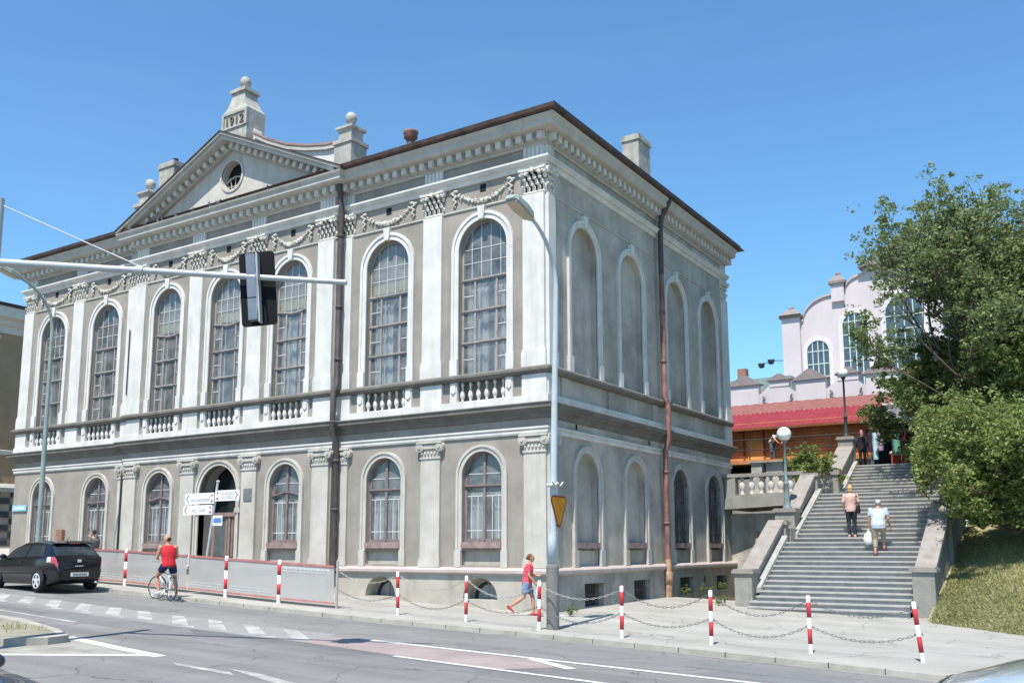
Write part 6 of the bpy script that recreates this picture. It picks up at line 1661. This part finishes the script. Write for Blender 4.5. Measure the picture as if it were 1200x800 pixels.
mb = MB(); mb.tube([(-.1,.0,.22),(-.06,.03,.48),(-.02,.04,.66),(.03,.03,.5),(.1,0,.22)], .012, 6); mb.build('strap', cloth('black_bag', (.02,.02,.022)), hb, False)
mz = -.14+.152*11
person('white haired man in a pale blue shirt and khaki trousers climbing the stairway', (7.15,8.62,mz), R(8), dict(
    pelvis=(0,0,.92), waist=(0,.06,1.06), chest=(0,.14,1.23), sh=(0,.20,1.35), neck=(0,.26,1.42), head=(.01,.31,1.55),
    Ls=(-.21,.20,1.35), Le=(-.255,.19,1.06), Lw=(-.27,.24,.79), Rs=(.21,.20,1.35), Re=(.27,.17,1.08), Rw=(.31,.30,.86),
    Lh=(-.10,0,.90), Lk=(-.11,.05,.48), La=(-.12,-.04,.085), Rh=(.10,0,.90), Rk=(.11,.22,.66), Ra=(.12,.18,.24), Rp=.0),
    1.88, SKINR, mat('white_hair', (.42,.41,.40), .7, .15, 20), 'short', cloth('pale_blue_shirt', (.40,.45,.53)), .62, .06, cloth('khaki_trousers', (.33,.28,.20)), .78, cloth('maroon_shoes', (.16,.05,.05)), None, 1.2)
cb = thing('plastic_bag', 'white plastic bag hanging from the hand of the white haired man', 'bag', (6.80,8.80,mz+.38), R(10))
mb = MB(); mb.loft([ering((0,0,-.02),.08,.06), ering((0,0,.03),.15,.10), ering((0,0,.16),.17,.11), ering((0,0,.30),.12,.07), ering((0,0,.40),.03,.02)]); mb.build('bag_body', mat('white_plastic', (.72,.73,.74), .4, .12, 12, .6, 25), cb, False)
mb = MB(); mb.tube([(-.02,0,.39),(-.012,0,.47),(.012,0,.47),(.02,0,.39)], .01, 6); mb.build('handle', mat('white_plastic', (.72,.73,.74), .4, .12, 12, .6, 25), cb, False)
# --- person leaning on the upper railing
person('person in a white shirt leaning forward over the thin dark terrace railing', (-1.45,25.72,6.35), R(-120), dict(
    pelvis=(0,-.05,.93), waist=(0,.05,1.06), chest=(0,.22,1.17), sh=(0,.34,1.22), neck=(0,.42,1.24), head=(0,.53,1.24),
    Ls=(-.19,.33,1.21), Le=(-.22,.46,.98), Lw=(-.12,.60,.84), Rs=(.19,.33,1.21), Re=(.22,.46,.98), Rw=(.12,.60,.82)),
    1.75, SKIN, mat('dark_hair', (.03,.025,.02), .7, .2, 20), 'short', cloth('white_shirt', (.72,.72,.72)), .6, 0, cloth('grey_jeans', (.12,.13,.15)), 1.0, cloth('brown_shoes', (.08,.05,.035)))
# --- clothes stall at the head of the stairs
sl2 = thing('clothes_stall', 'shaded clothes stall with hanging garments at the head of the stairway', 'market stall', (5.6,23.6,5.4))
mb = MB()
for x, y in ((3.9,23.0),(7.6,23.0),(3.9,25.2),(7.6,25.2)): mb.tube([(x,y,5.4),(x,y,7.7)], .03, 6)
mb.tube([(3.9,23.0,7.25),(7.6,23.0,7.25)], .02, 6); mb.build('stall_frame', DARKIRON, sl2)
mb = MB(); mb.prism([(3.7,22.7,7.55),(7.8,22.7,7.55),(7.8,25.5,7.9),(3.7,25.5,7.9)], (0,0,.05)); mb.build('canopy', cloth('dark_green_canopy', (.02,.10,.075)), sl2)
mb = MB(); mb.prism([(3.7,25.4,5.4),(7.8,25.4,5.4),(7.8,25.4,7.8),(3.7,25.4,7.8)], (0,.05,0)); mb.build('back_sheet', cloth('dark_back_sheet', (.015,.02,.018)), sl2)
def garment(x, y, z1, L_, w, c):
    mb = MB(); P = []
    for i in range(7):
        t = i/6; P.append([(x-w*(1-.1*t)+.02*math.sin(i*2), y-.04, z1-L_*t),(x, y-.09-.02*math.sin(i*1.7), z1-L_*t),(x+w*(1-.1*t), y-.04, z1-L_*t),(x, y+.04, z1-L_*t)])
    mb.loft(P, True, True); mb.tube([(x,y,z1),(x,y,z1+.08)], .008, 5)
    mb.build('garment', cloth('garment_'+c[0], c[1]), sl2)
for a in ((4.05,23.0,7.2,1.0,.2,('dark_plum',(.05,.02,.05))),(4.28,22.95,7.1,1.25,.14,('pale_aqua',(.45,.62,.66))),(4.5,23.0,7.15,.9,.16,('lilac',(.42,.30,.46))),(5.2,23.0,7.1,1.1,.2,('mint',(.12,.32,.24))),(5.6,23.0,7.1,1.0,.2,('black_red',(.08,.02,.02))),(6.2,23.0,7.1,1.2,.2,('white_cotton',(.6,.6,.58))),(6.8,23.0,7.15,1.0,.2,('dark_teal',(.03,.12,.11)))): garment(*a)
mb = MB(); mb.box(4.9,6.6,23.2,24.2,5.4,6.1); mb.build('counter', cloth('red_counter_cloth', (.28,.05,.03)), sl2)
mb = MB()
for (x, z) in ((5.0,6.15),(5.5,6.2),(6.2,6.15)): mb.ell((x,23.4,z), .22, .16, .1, 10, 6)
mb.build('folded_goods', cloth('pale_goods', (.5,.4,.36)), sl2)
person('shopper in dark clothes with a pink headscarf at the head of the stairway', (3.95,21.75,5.42), R(20), dict(), 1.7, SKIN, cloth('pink_scarf', (.66,.25,.30)), 'bob', cloth('dark_jacket', (.025,.022,.03)), 1.8, .1, cloth('dark_trousers', (.02,.02,.025)), 1.0, cloth('brown_shoes', (.08,.05,.035)))
# ================================================================== pigeons on the gable ledge
PG = mat('pigeon_grey', (.10,.10,.115), .7, .3, 20)
def pigeon(x, z, rz):
    mb = MB(); M = Matrix.Rotation(R(-25), 3, 'X')
    mb.ell((0,0,.10), .06, .12, .065, 12, 8, M); mb.ell((0,.10,.19), .033, .038, .036, 10, 7); mb.tube([(0,.07,.13),(0,.10,.18)], [.05,.03], 8)
    mb.loft([ering((0,-.09,.07),.04,.012), ering((0,-.22,.03),.035,.008)]); mb.tube([(0,.13,.19),(0,.165,.18)], [.009,.003], 5)
    for sx in (-1, 1): mb.tube([(sx*.025,.01,.06),(sx*.025,.02,0)], .006, 5)
    o = mb.build('pigeon', PG); o.location = (x, -RP-.45, z); o.rotation_euler = (0,0,rz); return o
pg = None
for i, x in enumerate((CX-4.4, CX-3.7, CX-3.35, CX-2.6, CX-1.5, CX-1.0, CX-.55, CX-.1, CX+.9, CX+2.5)):
    if pg is None: pg = pigeon(x, 14.53, 0); o = pg
    else: o = pg.copy(); col.objects.link(o)
    o.location = (x, -RP-rnd.uniform(.35,.6), 14.53); o.rotation_euler = (0,0,rnd.uniform(0,6.28))
    tag(o, 'small grey pigeon perched on the ledge under the round gable window', 'pigeon', 'pigeons on the gable ledge')
# overhead wire
mb = MB(); mb.tube([(-60,-10.2,13.5),(-40,-9.4,12.4),(-19.4,-6.6,11.6)], .01, 4)
# ================================================================== trees and shrubs
BARK = mat('grey_brown_bark', (.12,.095,.07), .95, .3, 5, .6, 30)
LEAF_T = leaf_mat('tree_leaf', (.08,.12,.04), (.30,.36,.15), .9, .45)
LEAF_B = leaf_mat('bush_leaf', (.09,.135,.03), (.34,.40,.13), .8, .42)
LEAF_D = leaf_mat('dark_bush_leaf', (.06,.10,.028), (.25,.31,.10), .9, .4)
FLOWER = leaf_mat('lilac_flower', (.42,.28,.46), (.68,.56,.68), 3, .3)
PALEF = leaf_mat('pale_blossom', (.42,.38,.40), (.62,.56,.58), 3, .3)
def grow(base, dirs, L, r0, depth, spread, rg, up=.12, ratio=.74, kids=(2,3)):
    segs = []; tips = []
    def rec(p, d, L, r, k):
        n = 4; q = p.copy(); pts = [q.copy()]
        for i in range(n):
            d = (d+Vector((rg.gauss(0,.13),rg.gauss(0,.13),rg.gauss(0,.10)+up*.3))).normalized(); q = q+d*(L/n); pts.append(q.copy())
        segs.append((pts, r, r*.62)); 
        if k <= 1: tips.append(pts)
        if k == 0: return
        for i in range(rg.randint(*kids)):
            a = rg.uniform(0, 6.283); s_ = spread*rg.uniform(.6,1.25); u = d.orthogonal().normalized(); w = d.cross(u)
            nd = (d*math.cos(s_)+(u*math.cos(a)+w*math.sin(a))*math.sin(s_)+Vector((0,0,up))).normalized()
            st = pts[-1] if i == 0 else pts[rg.randint(2, 4)]
            rec(st, nd, L*ratio*rg.uniform(.8,1.2), r*.62, k-1)
    for d in dirs: rec(Vector(base), Vector(d).normalized(), L, r0, depth)
    return segs, tips
def plant(name, label, cat, base, dirs, L, r0, depth, spread, nleaf, size, m, seed, jit=.22, up=.12, ratio=.74, group=None, kids=(2,3), flowers=None, zmin=None, part=('trunk','crown'), clipf=None):
    rg = random.Random(seed); t = thing(name, label, cat, base, 0, group)
    segs, tips = grow((0,0,0), dirs, L, r0, depth, spread, rg, up, ratio, kids)
    mb = MB()
    for pts, a, c in segs:
        if clipf is not None and pts is not segs[0][0] and not all(clipf(np.array([list(p) for p in (pts[1], pts[2], pts[-1])])+np.array(base)+np.array([-.25,.2,.3]))): continue
        mb.tube(pts, [a+(c-a)*i/(len(pts)-1) for i in range(len(pts))], 7 if a > .03 else 5)
    mb.build(part[0], BARK, t, False)
    r = np.random.default_rng(seed); T = np.array([[list(p) for p in pts] for pts in tips])
    nc = max(20, nleaf//26)
    i = r.integers(0, len(T), nc); s_ = r.uniform(0.0, 1, nc)**.75*(T.shape[1]-1.001); k = s_.astype(int); f = (s_-k)[:, None]
    CC = T[i, k]*(1-f)+T[i, k+1]*f+r.normal(size=(nc,3))*jit*.75
    sz = r.uniform(.35, 1.35, nc); j = r.integers(0, nc, nleaf); j = j[np.argsort(r.uniform(0,1,nleaf)/ (sz[j]**1.2))] 
    q = r.normal(size=(nleaf,3)); q /= np.linalg.norm(q, axis=1, keepdims=True); q *= r.uniform(.15,1,(nleaf,1))**.6
    C = CC[j]+q*(sz[j][:, None]*jit*.95)*np.array([1,1,.7])
    if clipf is not None: C = C[clipf(C+np.array(base))]
    if zmin is not None: C = C[C[:, 2]+base[2] > zmin]
    o = leaves(part[1], C, size, m, t, seed=seed)
    if flowers:
        n, fs, fm = flowers
        i = r.integers(0, len(T), n); C0 = T[i, -1]+r.normal(size=(n,3))*.1
        C = np.repeat(C0, 60, 0); q = r.normal(size=(len(C),3)); q /= np.linalg.norm(q, axis=1, keepdims=True); C = C+q*np.array([.09,.09,.16])*r.uniform(.3,1,(len(C),1))
        leaves('blossom', C, fs, fm, t, seed=seed+1, aspect=.9)
    return t
UPD = [(0,0,1)]
plant('airy_tree', 'tall airy green tree in front of the pink hall, right of the stairs', 'tree', (10.8,16.6,4.0), [(-.24,0,1),(.1,.15,1),(-.05,-.25,1),(.3,-.05,1),(-.4,.1,.9),(.5,-.2,.7),(-.2,-.6,.7)], 3.45, .12, 5, .44, 72000, .14, LEAF_T, 41, .34, .19, .77, None, (2,3), None, None, ('trunk','crown'), lambda W: (W[:,0] > 5.55+.0*W[:,2]))
plant('airy_tree', 'second tall airy tree at the right edge above the bushes', 'tree', (12.6,17.4,4.6), [(-.25,0,1),(.12,-.05,1),(-.05,.2,1),(-.1,-.3,1),(-.5,-.2,.7)], 2.75, .12, 5, .44, 68000, .15, LEAF_T, 52, .34, .19, .77)
FAN = lambda n, z, s_: [(math.cos(a*6.283/n+s_), math.sin(a*6.283/n+s_), z) for a in range(n)]
plant('lilac_bush', 'big lilac bush with mauve blossom overhanging the head of the stairs', 'bush', (8.0,21.6,5.2), FAN(7,1.5,.3)+[(-.8,-.3,1),(-.4,-.1,1.6)], 2.15, .06, 3, .6, 46000, .15, LEAF_D, 5, .24, .12, .72, None, (2,3), (44,.08,FLOWER), None, ('stem','foliage'))
plant('pale_flowering_bush', 'tall bush with pale blossom behind the light green bushes', 'bush', (9.6,18.6,4.6), FAN(8,1.9,.9)+[(-.5,-.3,2),(-.6,.2,2)], 2.6, .06, 3, .6, 56000, .15, LEAF_D, 6, .26, .12, .74, None, (2,3), (46,.08,PALEF), None, ('stem','foliage'))
CL = lambda x0, zc: (lambda W: (W[:,0] > x0-.12*(W[:,1]-9)) & (W[:,2] > zc))
plant('light_green_bush', 'spreading light green bush overhanging the right wall of the stairway', 'bush', (9.9,10.9,2.4), FAN(8,1.05,.2)+[(-.3,-.5,1)], 1.7, .055, 3, .6, 42000, .12, LEAF_B, 7, .27, .10, .72, None, (2,3), None, None, ('stem','foliage'), CL(8.2, 2.9))
plant('light_green_bush', 'large light green bush at the right edge leaning over the grass bank', 'bush', (12.4,9.4,2.1), FAN(8,1.0,.5)+[(-.2,-.9,.8),(-.7,-.4,.8),(.2,-.9,.8)], 1.85, .055, 3, .6, 48000, .12, LEAF_B, 8, .28, .10, .74, None, (2,3), None, None, ('stem','foliage'), lambda W: (W[:,2] > 2.5) & (W[:,1] > 6.6))
plant('light_green_bush', 'low light green bush filling the foot of the taller bushes on the bank', 'bush', (10.9,9.9,2.2), FAN(8,.7,.3), 1.0, .04, 3, .6, 26000, .11, LEAF_B, 18, .25, .10, .74, None, (2,3), None, None, ('stem','foliage'), CL(9.0, 2.0))
plant('dark_bush', 'darker bush filling the gap between the light green bushes and the flowering bush', 'bush', (11.0,15.0,3.6), FAN(8,1.7,.1), 2.3, .055, 3, .6, 50000, .14, LEAF_D, 9, .26, .12, .74, None, (2,3), None, None, ('stem','foliage'))
plant('dark_bush', 'dark bush at the far right edge behind the large light green bush', 'bush', (14.3,14.0,3.8), FAN(8,1.7,.6), 2.3, .055, 3, .6, 44000, .14, LEAF_D, 10, .26, .12, .74, None, (2,3), None, None, ('stem','foliage'))
plant('terrace_shrub', 'bright green shrub between the terrace balustrade and the upper stairs', 'shrub', (2.75,17.2,4.0), FAN(7,1.3,.4), .8, .03, 3, .55, 9000, .10, LEAF_B, 13, .14, .1, .7, None, (2,3), None, None, ('stem','foliage'))
plant('terrace_shrub', 'low green shrub against the concrete base of the timber building', 'shrub', (2.0,19.3,4.2), FAN(6,1.2,.8), .75, .03, 3, .55, 7000, .10, LEAF_B, 14, .14, .1, .7, None, (2,3), None, None, ('stem','foliage'))
for i, (x, y, lb, n) in enumerate(((.35,9.0,'weed at the wall foot right of the rusty drainpipe',500),(.35,11.0,'small weed at the wall foot between the last two cellar windows',400),(.4,12.6,'small weed under the last cellar window of the side wall',400),(1.0,-.45,'low weed at the near corner of the hall',500),(2.9,5.9,'tuft of weeds beside the left foot of the stairway',500))):
    plant('weed', lb, 'weed', (x, y, pave_z(x, y)), FAN(5,1.3,i), .14, .005, 2, .6, n, .05, LEAF_B, 30+i, .05, .1, .7, None, (2,2), None, None, ('stem','foliage'))
plant('low_bush', 'low green bush at the right edge under the big light green bush', 'bush', (12.9,9.4,2.0), FAN(8,.8,.1)+[(-.3,-.8,.6)], 1.15, .04, 3, .6, 26000, .11, LEAF_B, 58, .25, .10, .74, None, (2,3), None, None, ('stem','foliage'))
